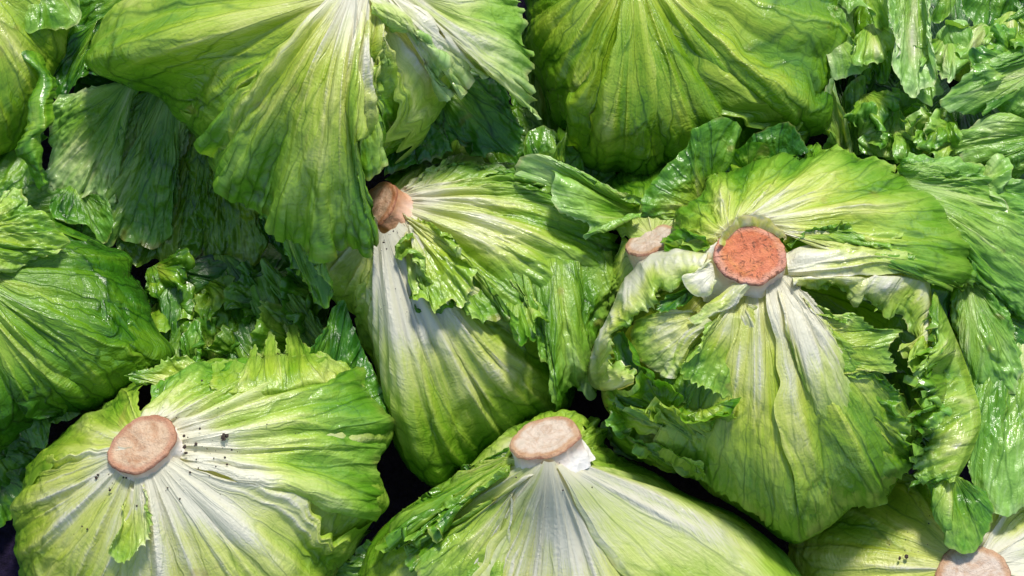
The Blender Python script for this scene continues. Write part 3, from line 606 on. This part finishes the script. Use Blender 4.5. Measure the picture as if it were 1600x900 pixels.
h.fan([(895, 350, 6), (920, 340, 6)], [(880, 240, 6), (905, 225, 6.2), (940, 250, 6.2), (985, 290, 6), (1010, 300, 6)], on=False, teeth=2, p0=.15, p1=.2, tone=.5)
h.fan([(1085, 330, 8.5), (1120, 300, 8.5)], [(1040, 345, 8.5), (1006, 344, 8.6), (1006, 304, 9.2), (1026, 272, 9.8), (1050, 250, 10.2), (1073, 226, 10.5), (1080, 204, 10.8), (1099, 195, 11), (1124, 184, 11), (1154, 197, 10.6), (1150, 212, 10.2), (1132, 218, 10), (1132, 240, 9.6), (1150, 270, 9)],
      on=False, teeth=2.5, tlen=22, p0=.42, p1=.34, tone=.5, ruf=3, fold=1.4, bulge=.4, rib=-.6, label="upright green leaf with scalloped edge")
h.fan([(1160, 262, 9), (1180, 262, 9)], [(1130, 234, 10), (1152, 232, 10.3), (1176, 222, 10.4), (1204, 230, 10), (1215, 250, 9.5)], on=False, teeth=1.5, p0=.36, p1=.3, tone=.45)
h.fan([(1190, 262, 8.6), (1230, 262, 8.6)], [(1160, 232, 8.8), (1175, 212, 9.2), (1204, 198, 9.6), (1232, 190, 9.8), (1250, 212, 9.4), (1264, 236, 9)], on=False, teeth=1.5, p0=.3, p1=.24, tone=.4)
h.stump(1018, 374, 9.7, (-0.35, 0.65, 0.7), 0.0150, 0.040, CREAM, S_WHITE, seed=31)

# ================================================================== lower left head
h = Head("pale lettuce at lower left, beige cut stem with soil crumbs around it", (222, 697), 12.0,
         [(614, 690, 6), (598, 730, 5.6), (606, 785, 5.2), (580, 818, 5), (545, 860, 5), (480, 960, 5), (380, 1030, 5), (240, 1040, 5), (110, 1000, 5), (42, 920, 4.6), (24, 850, 4.4), (28, 770, 4.4), (60, 706, 4.8), (110, 660, 5.4), (160, 632, 6),
          (215, 596, 6.4), (280, 570, 6.6), (340, 560, 6.8), (420, 556, 7), (500, 556, 7), (560, 590, 6.8), (600, 640, 6.4)], p=2.0, neck=(.15, 80))
h.wrap(20, 104, (0.3, 0.5), p0=1.05, p1=.34, pg=.66, fold=4.2, foldf=.42, rib=3.0, tone=.72, mid=2.0, midpos=.16, midw=.9)
h.wrap(96, 176, (0.2, 0.6), p0=1.05, p1=.38, pg=.66, fold=3.6, foldf=.42, rib=2.6, tone=.8)
h.wrap(160, 262, (0.0, 0.2), p0=.9, p1=.46, pg=.6, fold=3.4, rib=2.0, tone=.7)
h.wrap(-70, 30, (-.3, -.3), p0=1.0, p1=.4, fold=2.5, rib=1.6)
h.fan([(215, 660), (262, 672), (268, 722)], [(236, 600, .1), (300, 570, .2), (346, 566, .3), (400, 560, .4), (450, 552, .5), (505, 548, .5), (545, 558, .4), (575, 590, .4), (600, 640, .3), (617, 682, .1), (592, 728, .2), (604, 780, .2), (585, 812, .2)],
      hb=.4, teeth=2, tlen=18, fold=4.0, foldf=.5, rib=2.6, p0=1.1, p1=.38, pg=.75, tone=.55, mid=2.0, midpos=.78, midw=.9, blis=1.0, ruf=2, ruf0=.8, lift=.2, label="broad pale leaf")
h.fan([(330, 612), (380, 622), (440, 618), (500, 606), (550, 610)], [(330, 568, .5), (364, 562, .7), (384, 566, .8), (398, 536, 1.4), (408, 557, 1.1), (423, 518, 1.7), (443, 555, 1.2), (453, 497, 2.0), (470, 530, 1.4), (500, 548, 1.0), (545, 562, .7)], hb=.25, teeth=2.5, tlen=11, p0=.62, p1=.56, tone=.7, fold=1.6, lift=.2, rib=1, tuck=.3, label="spiky torn leaf margin")
h.fan([(480, 600, 7.2), (560, 640, 7.2)], [(480, 560, 7.6), (503, 515, 8.0), (520, 480, 8.0), (536, 470, 7.9), (548, 500, 7.6), (566, 540, 7.3), (590, 590, 7), (608, 640, 6.6), (604, 680, 6.4)], on=False, teeth=1.5, p0=.36, p1=.26, tone=.35, ruf=2.5, fold=2, label="darker leaf with rolled edge behind")
h.fan([(262, 606, 8.2), (300, 590, 8)], [(250, 604, 8), (198, 590, 8.6), (204, 582, 8.7), (240, 574, 8.6), (262, 560, 8.4), (290, 556, 8.2), (310, 568, 8)], on=False, teeth=6, tlen=12, p0=.6, p1=.5, tone=.75, ruf=3)
h.fan([(205, 750), (228, 750)], [(185, 830, .8), (176, 870, .7), (200, 880, .8), (228, 850, 1.0), (236, 800, 1.0), (226, 770, 1.0)], hb=.6, teeth=5, tlen=12, p0=1.05, p1=.62, tone=.7, fold=1.5, ruf=3, label="small crinkled inner leaf below the stem")
H_LL = h
h.stump(221, 693, 13.0, (-0.16, 0.22, 1), 0.0185, 0.020, PINK, S_WHITE, squash=.82, rot=.62, seed=41, flare=1.3)

# ================================================================== bottom middle head
h = Head("pale lettuce at bottom middle, cream cut stem tilted away", (856, 708), 9.6,
         [(1262, 900, 5), (1330, 1000, 5), (1200, 1120, 5), (960, 1160, 5), (740, 1120, 5), (600, 1020, 5), (560, 900, 5), (600, 828, 5), (660, 782, 5.4), (730, 735, 6), (790, 680, 6.6), (850, 640, 7), (915, 650, 7), (960, 700, 6.6), (1060, 764, 6), (1150, 798, 5.6), (1215, 846, 5.2)], p=2.0, neck=(3.0, 100, 95))
h.wrap(40, 120, (0.3, 0.4), t0=.02, p0=1.05, p1=.34, pg=.62, fold=4.4, foldf=.42, rib=2.4, tone=.7, mid=1.5, midpos=.4, midw=.8)
h.wrap(-40, 56, (0.0, 0.6), t0=.03, p0=1.05, p1=.28, pg=.6, fold=5.6, foldf=.42, rib=2.4, tone=.55)
h.wrap(104, 178, (0.3, 0.0), t0=.03, p0=1.0, p1=.38, pg=.5, fold=3.4, rib=2, tone=.6)
h.wrap(160, 330, (-.1, -.1), p0=.9, p1=.4, fold=2.5)
h.fan([(806, 706), (800, 724)], [(800, 698, .1), (750, 722, .3), (700, 752, .4), (650, 786, .5), (610, 818, .6), (585, 850, 1.0), (600, 862, 1.2), (625, 832, 1.0), (640, 850, 1.3), (660, 824, 1.0), (676, 840, 1.2), (690, 800, .8), (716, 790, .7), (750, 768, .5), (790, 745, .4)], hb=.3,
      teeth=5, tlen=15, p0=.6, p1=.42, ruf=4, tone=.6, fold=2.5, foldf=.7, label="narrow ragged outer leaf on the left side")
h.fan([(600, 900, 5), (640, 880, 5)], [(640, 960, 4.5), (560, 930, 4.6), (512, 892, 5.4), (548, 876, 5.6), (575, 845, 6), (590, 862, 5.8), (610, 835, 6), (630, 850, 6), (650, 870, 5.6)], on=False, teeth=4, tlen=16, p0=.4, p1=.32, tone=.5, ruf=4)
h.fan([(850, 730), (800, 750)], [(655, 850, .5), (632, 862, .7), (636, 890, .8), (648, 880, .8), (660, 940, .6), (720, 960, .5), (780, 940, .4)], hb=.4, teeth=4, tlen=18, p0=1.1, p1=.45, pg=.7, ruf=3, fold=2.8, rib=2, tone=.65)
H_B = h
h.stump(851, 682, 11.8, (-0.26, 0.65, 0.74), 0.0185, 0.018, CREAM, S_WHITE, rot=.35, seed=51, flare=1.10)

# ================================================================== lower right corner head
h = Head("shaded lettuce in the bottom right corner with a pink cut stem", (1522, 888), 5.6,
         [(1700, 900, 2.6), (1640, 1000, 2.6), (1480, 1040, 2.6), (1300, 980, 2.6), (1236, 880, 2.6), (1260, 810, 2.6), (1330, 760, 2.6), (1420, 735, 2.6), (1540, 760, 2.6), (1660, 800, 2.6)], neck=(.5, 90))
h.wrap(150, 262, (0.3, 0.1), p0=.95, p1=.40, pg=.5, fold=2.6, rib=2.0, tone=.95)
h.wrap(250, 395, (0.0, 0.3), p0=1.15, p1=.45, pg=.9, fold=2.6, rib=2.0, tone=.6)
h.wrap(30, 160, (0.0, 0.3), p0=1.1, p1=.45, fold=2)
H_R = h
h.stump(1524, 906, 6.6, (0.0, 0.15, 1), 0.0205, 0.025, CREAM, S_WHITE, seed=61, flare=1.3)

# ================================================================== upper right leafy head
h = Head("leafy lettuce in the upper right corner, leaf tips upward", (1500, 120), 6.0,
         [(1720, 120, 3), (1700, 380, 3), (1560, 420, 3), (1440, 360, 3), (1330, 280, 3), (1290, 140, 3), (1320, 0, 3), (1480, -80, 3), (1640, -60, 3)])
h.wrap(-180, 180, (0, 0), p0=0.15, p1=0.15, fold=4, tone=.4)
h.fan([(1410, -60, 9.5), (1440, -60, 9.5)], [(1386, -30, 10), (1391, 30, 10), (1404, 80, 9.8), (1391, 100, 9.8), (1402, 124, 9.5), (1420, 146, 9), (1432, 153, 8.8), (1438, 140, 9), (1461, 130, 9), (1456, 80, 9.6), (1452, 20, 10), (1448, -30, 10)],
      on=False, teeth=1.5, p0=0.55, p1=0.64, tone=.15, blis=2.4, crk=.8, fold=2, label="upright blistered bluish leaf")
h.fan([(1440, 90, 8), (1455, 80, 8)], [(1430, 150, 7.6), (1455, 166, 7.4), (1460, 150, 7.6), (1474, 146, 7.6), (1466, 120, 8), (1460, 90, 8.2)], on=False, teeth=1, p0=0.50, p1=0.60, tone=.1)
h.fan([(1640, 60, 8.5), (1650, 130, 8.5)], [(1630, 40, 8.6), (1590, 70, 9), (1556, 96, 9.2), (1524, 112, 9.2), (1496, 132, 9), (1468, 162, 8.4), (1490, 172, 8.2), (1512, 179, 8.1), (1536, 181, 8), (1545, 162, 8.4), (1572, 188, 7.6), (1600, 192, 7.6), (1640, 180, 8)],
      on=False, teeth=2.5, tlen=22, p0=0.46, p1=0.52, tone=.2, blis=1.6, fold=2.6, ruf=3, bulge=.5)
h.fan([(1650, 190, 7.5), (1650, 230, 7.5)], [(1620, 178, 8), (1590, 190, 8), (1560, 182, 8), (1546, 176, 8), (1512, 196, 8), (1480, 222, 7.8), (1458, 238, 7.4), (1482, 244, 7.6), (1498, 236, 8), (1502, 254, 7.6), (1526, 262, 7.4), (1556, 256, 7.6), (1562, 276, 7), (1600, 270, 7), (1640, 250, 7)],
      on=False, teeth=1.5, p0=0.44, p1=0.60, tone=.3, blis=1.8, ruf=3, bulge=.5)
h.fan([(1500, 130, 6.6), (1525, 130, 6.6)], [(1470, 90, 7.4), (1458, 58, 7.8), (1480, 36, 8.2), (1505, 32, 8.2), (1520, 60, 7.8), (1530, 92, 7.4), (1528, 120, 7)], on=False, teeth=1.5, p0=0.40, p1=0.52, tone=.15, blis=1.6, bulge=.6)
h.fan([(1560, -50, 8), (1600, -50, 8)], [(1500, -20, 7.8), (1510, 20, 7.6), (1545, 60, 7), (1575, 60, 7), (1600, 40, 7.4), (1640, 20, 7.6)], on=False, teeth=2.5, p0=0.30, p1=0.30, tone=.4, ruf=4)
h.fan([(1650, 0, 9), (1660, 40, 9)], [(1600, 10, 8.6), (1570, 36, 8.2), (1552, 56, 8), (1580, 60, 8), (1566, 82, 7.8), (1590, 70, 8), (1640, 70, 8.4)], on=False, teeth=2, p0=0.40, p1=0.44, tone=.4, ruf=3)
h.fan([(1480, -50, 8), (1500, -50, 8)], [(1462, -20, 8.2), (1458, 30, 7.4), (1470, 32, 7.4), (1484, 10, 7.8), (1492, -10, 8), (1510, -30, 8)], on=False, teeth=1, p0=0.44, p1=0.50, tone=.4)
h.fan([(1405, 250, 5), (1430, 250, 5)], [(1360, 232, 5.6), (1372, 190, 6.2), (1386, 156, 6.6), (1396, 136, 6.8), (1420, 150, 6.6), (1446, 160, 6.4), (1462, 200, 6), (1458, 240, 5.6)], on=False, teeth=1.5, p0=0.30, p1=0.32, tone=.35, blis=1.2)
h.fan([(1385, 250, 6), (1410, 250, 6)], [(1362, 214, 6.6), (1374, 186, 7), (1404, 168, 7.2), (1416, 196, 7), (1420, 232, 6.4)], on=False, teeth=1.5, p0=0.40, p1=0.46, tone=.2)
h.fan([(1370, 245, 6.2), (1390, 245, 6.2)], [(1343, 234, 6.4), (1342, 216, 6.8), (1366, 206, 7), (1392, 212, 7), (1396, 236, 6.6)], on=False, teeth=1, p0=0.46, p1=0.44, tone=.2)
h.fan([(1430, 250, 6), (1450, 250, 6)], [(1420, 232, 6.6), (1432, 204, 7), (1446, 186, 7.2), (1454, 208, 7), (1462, 230, 6.6), (1456, 244, 6.4)], on=False, teeth=2, p0=0.56, p1=0.56, tone=.5, ruf=2)
h.fan([(1360, 60, 6.6), (1380, 50, 6.6)], [(1330, 80, 6.4), (1345, 120, 6.2), (1358, 130, 6.2), (1362, 110, 6.4), (1378, 130, 6.2), (1392, 110, 6.6), (1396, 60, 7)], on=False, teeth=1, p0=0.36, p1=0.44, tone=.1)
h.fan([(1330, 245, 4.8), (1350, 240, 4.8)], [(1318, 200, 5.4), (1316, 150, 6), (1334, 124, 6.4), (1352, 120, 6.4), (1350, 160, 6), (1346, 200, 5.6)], on=False, teeth=1, p0=0.28, p1=0.38, tone=.3)

for k, (x, y, r, a, z) in enumerate(((1480, 60, 60, 100, 8.4), (1540, 40, 70, 120, 8.2), (1590, 100, 70, 200, 8.8), (1350, 150, 60, 60, 7.0), (1400, 200, 60, 20, 7.2), (1440, 230, 60, -60, 7.4), (1500, 210, 60, 180, 7.8), (1360, 40, 60, 80, 8.0), (1470, 180, 55, 110, 8.0), (1580, 20, 60, 90, 9.0), (1510, 290, 70, 20, 8.6), (1345, 215, 50, -40, 7.0))):
    h.tuft(x, y, r, a, z, p=rt.uniform(.40, .58), tone=rt.uniform(.15, .5), seed=k + 30)

# ================================================================== right head
h = Head("torn open lettuce on the right with an orange red cut stem", (1172, 400), 14.6,
         [(1500, 470, 7), (1480, 600, 6.5), (1440, 700, 6.2), (1392, 775, 6), (1330, 795, 5.8), (1285, 832, 5.6), (1236, 852, 5.6), (1180, 822, 5.8), (1120, 785, 6), (1050, 748, 6), (985, 712, 6), (945, 655, 6), (935, 600, 6.2), (930, 540, 6.8), (960, 460, 7.4),
          (1010, 400, 7.8), (1050, 350, 8), (1080, 305, 8), (1145, 262, 8), (1220, 244, 8), (1310, 240, 8), (1410, 270, 8), (1480, 330, 7.6), (1515, 400, 7.2)], p=2.15)
h.wrap(-100, 60, (-3.2, -3.2), p0=.35, p1=.2, fold=3, tone=.7, label="inner leaf of the torn head")
h.wrap(130, 275, (-2.8, -2.8), p0=.4, p1=.25, fold=3, tone=.75, label="inner leaf of the torn head")
h.wrap(42, 150, (-1.0, -1.0), p0=.8, p1=.36, pg=.5, fold=2.0, foldf=.36, rib=1.2, tone=.85, blis=.6)
# front leaves, the right one with a thick white rib
h.fan([(1142, 446), (1196, 440)], [(1085, 552, .1), (1066, 572, .2), (1042, 592, .2), (1040, 612, .2), (1075, 640, .2), (1020, 690, .2), (1080, 745, .3), (1140, 782, .4), (1190, 815, .3), (1236, 846, .2), (1275, 830, .1), (1300, 760, 0)],
      hb=.2, teeth=3.5, tlen=14, p0=1.0, p1=.46, pg=.6, fold=2.6, foldf=.36, rib=2.0, tone=.88, blis=1.2, lift=.2, label="front leaf, torn at the left")
h.fan([(1196, 440), (1240, 432)], [(1258, 838, .3), (1285, 828, .3), (1330, 792, .4), (1382, 788, .6), (1394, 765, .5), (1420, 720, .3), (1432, 690, .3), (1424, 650, .3), (1408, 618, .3), (1372, 598, .3), (1326, 590, .3)],
      hb=.4, teeth=2.0, tlen=20, p0=1.05, p1=.44, pg=.7, fold=2.0, foldf=.36, rib=1.8, tone=.85, mid=3.5, midpos=.62, midw=1.8, blis=1.0, lift=.2, label="front leaf with thick white rib")
h.fan([(1212, 446), (1236, 440), (1246, 452)], [(1240, 560, .5), (1266, 640, .45), (1296, 690, .45), (1330, 680, .4), (1340, 620, .4), (1322, 556, .5), (1280, 500, .6)], hb=.5, teeth=0, p0=1.05, p1=.52, pg=1.2, tone=.75, fold=1.0, rib=2.2, ribs=.9, bulge=.3, lift=-.5, nt=60, label="thick white rib")
h.strip([(1150, 440, .7), (1120, 462, .6), (1096, 484, .5), (1076, 500, .4)], [(1178, 444, .8), (1150, 474, .7), (1122, 490, .6), (1092, 512, .5)], on=True, bulge=.3, nt=70, p0=.92, p1=.72, fold=.9, foldf=1.2, rib=1.8, ribs=3, tone=.65, teeth=(0, 1.5), tlen=17, label="short white stalk stub")
h.strip([(1102, 494, .5), (1070, 520, .3), (1048, 548, .2), (1034, 590, .2)], [(1116, 504, .6), (1090, 530, .5), (1072, 560, .4), (1058, 592, .3)], on=True, bulge=.35, nt=90, p0=.90, p1=.74, fold=.7, foldf=1.2, rib=1.4, ribs=3, tone=.7, label="white rib at the left")
h.fan([(1140, 478), (1165, 474)], [(1100, 508, .8), (1085, 552, .8), (1066, 570, .8), (1070, 590, .7), (1100, 606, .5), (1150, 626, -.3), (1210, 650, -.8), (1230, 580, -.5), (1200, 490, -.3)], hb=.5, teeth=5, tlen=12, p0=.95, p1=.48, pg=.45, tone=.72, fold=2, ruf=2.5, rib=1.2)
h.fan([(1088, 486), (1098, 500)], [(1025, 485, .1), (992, 502, .1), (985, 534, .1), (1000, 563, .0), (1032, 582, .1), (1050, 560, .1)], hb=.0, teeth=0, p0=.85, p1=.55, pg=.8, tone=.75, fold=1.2, rib=1.6, ribs=.9, lift=0, bulge=.3, label="pale ribbed inner leaf seen through the tear")
# left leaf: a pale rib that arches out and down, blade curling inward
h.fan([(1108, 394, .6), (1070, 389, .8), (1025, 393, .9), (996, 409, 1.0), (975, 435, 1.0), (959, 474, 1.1), (938, 518, 1.2), (920, 560, 1.5), (917, 588, 1.8), (931, 608, 2.0), (962, 610, 1.8), (990, 600, 1.6)],
      [(1090, 436, .6), (1062, 446, .5), (1036, 462, .5), (1026, 476, .5), (1002, 490, .5), (986, 508, .6), (962, 518, .8), (956, 545, 1.1), (958, 564, 1.4), (980, 570, 1.5), (988, 576, 1.5), (992, 584, 1.5)], bulge=.75, lift=.25, tuck=.9, nt=70, teeth=8, tlen=11, lobe=5, ruf=4, ruff=1.4, ruf0=.5,
      p0=.92, p1=.52, pg=1.0, tone=.7, fold=1.8, foldf=.6, rib=2.4, ribs=1.6, cross=.4, side=3, label="arched pale leaf stalk on the left")
h.fan([(1100, 440), (1092, 452)], [(1082, 462, .3), (1050, 484, .3), (1030, 488, .3), (1028, 476, .3), (1050, 458, .3), (1080, 446, .3)], hb=.1, teeth=3, tlen=9, p0=.3, p1=.2, tone=.5)
# ragged leaves at the lower left
h.fan([(1080, 700), (1130, 690)], [(938, 642, .8), (946, 620, 1.1), (958, 628, 1.1), (976, 640, 1.0), (990, 632, 1.1), (1012, 646, 1.0), (1030, 650, .9), (1024, 632, 1.0), (1046, 636, .8), (1080, 660, .5), (1120, 660, .4), (1150, 640, .3)], hb=.2, teeth=4, tlen=14, ruf=6, ruff=1.0, p0=.5, p1=.5, tone=.75, fold=2.8, lift=.7)
h.fan([(1010, 640), (1050, 640)], [(950, 626, 1.2), (940, 604, 1.4), (966, 612, 1.3), (990, 598, 1.3), (1000, 582, 1.2), (1020, 594, 1.1), (1036, 596, 1.0), (1052, 622, .9), (1062, 634, .8)], hb=.3, teeth=5, tlen=14, ruf=5, p0=.4, p1=.46, tone=.75, lift=.5)
h.fan([(990, 600), (1010, 580)], [(958, 570, 1.0), (956, 530, .5), (972, 518, .4), (986, 540, .4), (996, 566, .5), (1020, 590, .7), (1026, 606, .8)], hb=.1, teeth=4, tlen=12, ruf=3, p0=.25, p1=.3, tone=.7)
h.fan([(1060, 740), (1100, 755)], [(962, 706, 1.0), (938, 662, 1.2), (960, 668, 1.1), (1000, 694, .8), (1060, 706, .5), (1100, 724, .4)], hb=.2, teeth=3, ruf=3, p0=.42, p1=.36, tone=.7)
h.fan([(1080, 640), (1120, 632)], [(1056, 640, .9), (1062, 652, 1.0), (1090, 660, .8), (1120, 656, .8), (1144, 640, .7), (1148, 618, .5)], hb=.3, teeth=3, ruf=3, p0=.45, p1=.4, tone=.75)
# toothed leaf inside the tear on the right
h.fan([(1236, 462), (1270, 520), (1318, 588)], [(1276, 478, .4), (1296, 483, .6), (1310, 500, .7), (1322, 504, .8), (1334, 488, .9), (1352, 500, .9), (1376, 516, 1.0), (1411, 514, 1.3), (1396, 536, 1.1), (1390, 550, 1.0), (1402, 582, .9), (1370, 580, .6), (1342, 584, .5)], hb=.3, teeth=6, tlen=11, p0=.66, p1=.5, pg=.8, tone=.75, fold=1.8, rib=1.6, ribs=.9, lift=.2, label="small bright leaf with a saw toothed edge")
h.fan([(1330, 592), (1350, 660)], [(1350, 586, .3), (1380, 594, .5), (1408, 612, .7), (1404, 640, .8), (1424, 660, .8), (1416, 690, .8), (1434, 712, .7), (1410, 744, .5), (1380, 750, .3)], hb=.1, teeth=5, tlen=14, ruf=4, p0=.48, p1=.4, tone=.72)
# right leaf: white stalks, blade bending down
h.strip([(1228, 396, .1), (1262, 382, .4), (1310, 368, .6), (1350, 368, .7), (1420, 378, .6), (1466, 404, .5)], [(1232, 430, .3), (1270, 432, .6), (1320, 430, .9), (1380, 428, 1.0), (1430, 424, 1.0), (1460, 428, .9)], on=True, bulge=.4, p0=1.02, p1=.42, pg=1.4, tone=.68, fold=1.6, foldf=1.0, rib=2.6, ribs=2.6, nt=110, ns=90, label="white stalk of the right leaf")
h.fan([(1238, 434), (1290, 431), (1334, 429), (1389, 426), (1435, 426), (1453, 445), (1457, 509), (1452, 556)], [(1240, 444), (1285, 453), (1321, 457), (1338, 477), (1346, 465), (1363, 479), (1392, 503), (1398, 491), (1410, 497), (1418, 517), (1424, 538), (1402, 549), (1432, 562)],
      hb=1.0, bulge=.35, lift=.1, tuck=.8, teeth=4.5, tlen=13, p0=.94, p1=.58, pg=1.0, tone=.72, fold=2.0, foldf=.6, rib=2.2, ribs=.9, side=3, ruf=3, ruff=1.2, label="pale leaf turning down beside the tear")
h.fan([(1440, 520), (1456, 530)], [(1450, 556, 1.4), (1430, 552, 1.4), (1410, 566, 1.4), (1424, 580, 1.5), (1440, 576, 1.5), (1450, 590, 1.6), (1464, 570, 1.7)], hb=.9, teeth=4, tlen=11, p0=.55, p1=.45, tone=.75, ruf=4)
# outer frill down the right side
h.fan([(1460, 452, .9), (1484, 506, 1.6), (1512, 576, 2.8), (1533, 652, 4.6), (1518, 708, 4.8), (1494, 752, 4.8)], [(1452, 500, .9), (1456, 548, 1.2), (1448, 570, 1.3), (1424, 594, 1.4), (1444, 612, 1.6), (1440, 636, 1.7), (1425, 652, 1.7), (1443, 664, 1.8), (1436, 690, 1.8), (1428, 720, 2.0), (1434, 748, 2.4), (1470, 758, 3.6)], bulge=.5, lift=.3, tuck=.8, teeth=10, tlen=15, lobe=6,
      p0=.56, p1=.5, pg=1, tone=.5, blis=2.2, crk=1.0, fold=2.4, foldf=.5, ruf=6, ruff=1.1, side=4, wrapmode=True, label="hanging outer leaf with blistered blade and toothed edge")
h.fan([(1470, 740, 8), (1500, 745, 8)], [(1425, 752, 8.2), (1420, 764, 8.2), (1446, 760, 8), (1455, 800, 7.8), (1470, 828, 7.6), (1488, 838, 7.4), (1476, 850, 7.2), (1500, 862, 7), (1522, 860, 6.8), (1540, 838, 7.2), (1552, 802, 7.4), (1540, 770, 7.6)], on=False, teeth=2, tlen=20, bulge=.4, p0=.42, p1=.44, tone=.45, fold=2, blis=1.4)
h.fan([(1545, 470, 5.8), (1640, 430, 5.8)], [(1505, 640, 7.2), (1510, 720, 7.4), (1530, 770, 7.2), (1555, 800, 7), (1580, 806, 6.6), (1610, 780, 6.4), (1660, 740, 6), (1680, 640, 6)], on=False, bulge=.8, teeth=2.5, p0=.5, p1=.54, tone=.2, fold=1.4, foldf=.4, blis=2.4, label="pale outer leaf hanging at the right edge")
# cap leaf above the stem
h.fan([(1120, 372), (1165, 345), (1225, 372)], [(1100, 392, .2), (1062, 388, .2), (1032, 384, .2), (1050, 350, .2), (1078, 312, .2), (1142, 258, .2), (1215, 238, .2), (1310, 232, .3), (1412, 264, .5), (1486, 322, .9), (1530, 402, 1.6), (1526, 442, 1.8), (1500, 450, 1.4), (1458, 442, 1.1), (1436, 418, 1.0), (1412, 368, .8), (1380, 388, .9), (1340, 362, .7), (1296, 352, .6), (1262, 362, .4), (1236, 384, .3)],
      hb=.5, teeth=8, tlen=16, p0=1.05, p1=.40, pg=.7, fold=3.0, foldf=.5, rib=2.2, tone=.75, blis=1.1, ruf=2.5, ruf0=.75, label="cap leaf above the stem")
h.fan([(1090, 390), (1110, 385)], [(1050, 392, .9), (1034, 384, .9), (1042, 370, 1.0), (1060, 356, 1.1), (1080, 368, 1.0), (1100, 372, .8)], hb=.3, teeth=4, tlen=12, p0=.5, p1=.36, tone=.6, ruf=3)
# outer leaves at the right
h.fan([(1400, 262, 9.5), (1430, 320, 10)], [(1420, 240, 9.2), (1470, 246, 9), (1530, 262, 8.6), (1580, 280, 8.2), (1640, 290, 7.6), (1690, 380, 6.8), (1680, 480, 6.6), (1600, 500, 7), (1560, 470, 7.4), (1520, 440, 8)], on=False, bulge=1.0, teeth=2, p0=.50, p1=.56, tone=.15, fold=1.4, foldf=.3, blis=3.6, crk=.5, ns=240, label="large crinkled bluish outer leaf")
h.fan([(1500, 440, 8), (1520, 440, 8)], [(1486, 450, 7.6), (1490, 490, 7.4), (1500, 540, 7.2), (1512, 590, 7), (1530, 630, 6.8), (1560, 620, 7), (1590, 610, 7), (1600, 560, 7.2), (1580, 500, 7.4), (1560, 460, 7.6)], on=False, bulge=.6, teeth=3, tlen=18, p0=.46, p1=.54, tone=.2, blis=2.6, fold=1.4)
h.fan([(1500, 470, 6.6), (1510, 470, 6.6)], [(1480, 500, 6), (1496, 580, 5.6), (1530, 640, 5.4), (1600, 640, 5.4), (1660, 560, 5.6), (1640, 460, 6)], on=False, bulge=.6, teeth=3, tlen=18, p0=.2, p1=.2, tone=.4, blis=2)
for k, (x, y, r, a, z) in enumerate(((1010, 650, 60, 200, 10.5), (1040, 690, 60, 215, 10), (1425, 640, 45, 20, 10.5))):
    h.tuft(x, y, r, a, z, p=rt.uniform(.42, .54), tone=rt.uniform(.25, .6), seed=k + 60)
h.stump(1171, 397, 15.7, (0.0, 0.02, 1), 0.0188, 0.024, ORANGE, S_WHITE, squash=.86, seed=71, flare=1.5)
# torn flaps of dry skin round the stem
h.fan([(1136, 384, 15.0), (1170, 366, 15.0), (1208, 378, 15.0)], [(1116, 378, 16.0), (1128, 358, 16.2), (1142, 346, 16.3), (1166, 334, 16.3), (1186, 336, 16.3), (1208, 350, 16.2), (1228, 372, 16.0)], on=False, teeth=1.5, p0=.95, p1=.9, tone=1.0, fold=.6, rib=.5, ns=60, nt=24, brown=1.0)
h.fan([(1112, 412, 15.4), (1116, 436, 15.2)], [(1110, 404, 15.8), (1086, 424, 15.6), (1066, 434, 15.4), (1082, 458, 15.2), (1106, 462, 15.2), (1120, 440, 15.6)], on=False, teeth=1, p0=.98, p1=.85, tone=.9, fold=.8, rib=.8, ns=60, nt=30, bulge=.2)

# ------------------------------------------------------------------ soil crumbs
def crumbs(label, spots, n, seed, hfun):
    rnd = random.Random(seed); V = []; F = []
    for k in range(n):
        cx, cy, sp, s0 = rnd.choice(spots)
        x, y = rnd.gauss(cx, sp), rnd.gauss(cy, sp); r = (.16 + .84 * rnd.random() ** 3.2) * s0 * 0.00020
        c = W3(x, y, float(hfun(np.array(x), np.array(y))) + .7)
        i0 = len(V)
        for a in range(3):
            for b in range(6):
                t_ = (a + .5) / 3 * math.pi; f_ = b / 6 * 2 * math.pi + a * .5
                q = r * rnd.uniform(.6, 1.3)
                V.append(c + q * np.array([math.sin(t_) * math.cos(f_), math.sin(t_) * math.sin(f_), math.cos(t_) * .6]))
        for a in range(2):
            for b in range(6):
                F.append((i0 + a * 6 + b, i0 + a * 6 + (b + 1) % 6, i0 + a * 6 + 6 + (b + 1) % 6, i0 + a * 6 + 6 + b))
        F.append(tuple(i0 + b for b in range(5, -1, -1))); F.append(tuple(i0 + 12 + b for b in range(6)))
    o = mesh_object("soil_crumbs", np.array(V), F, SOIL, None, smooth=False)
    o["kind"] = "stuff"; o["label"] = label
SOIL = soil_material()
crumbs("dark soil crumbs sprinkled round the lower left beige stem", [(352, 684, 4, 8), (335, 700, 16, 5), (298, 693, 14, 6), (300, 730, 24, 4), (190, 752, 18, 5), (345, 640, 30, 4), (230, 780, 40, 3.5), (300, 700, 60, 3.5), (420, 660, 60, 3), (400, 740, 90, 3), (150, 800, 50, 3.5), (330, 640, 40, 3)], 170, 4, H_LL.h)
crumbs("dark soil crumbs below the brown central stem", [(604, 374, 6, 5), (612, 366, 5, 7), (600, 390, 10, 3.5), (608, 350, 12, 4), (604, 470, 14, 3)], 70, 9, H_C.h)
crumbs("a few soil grains near the cream bottom stem", [(906, 712, 10, 4), (890, 740, 30, 2.5), (800, 740, 30, 2.5)], 26, 12, H_B.h)
crumbs("soil grains on the shaded bottom right lettuce", [(1410, 862, 12, 7), (1430, 820, 30, 4), (1380, 800, 40, 3)], 22, 15, H_R.h)

for o in scene.objects:
    if "_o" in o: del o["_o"]
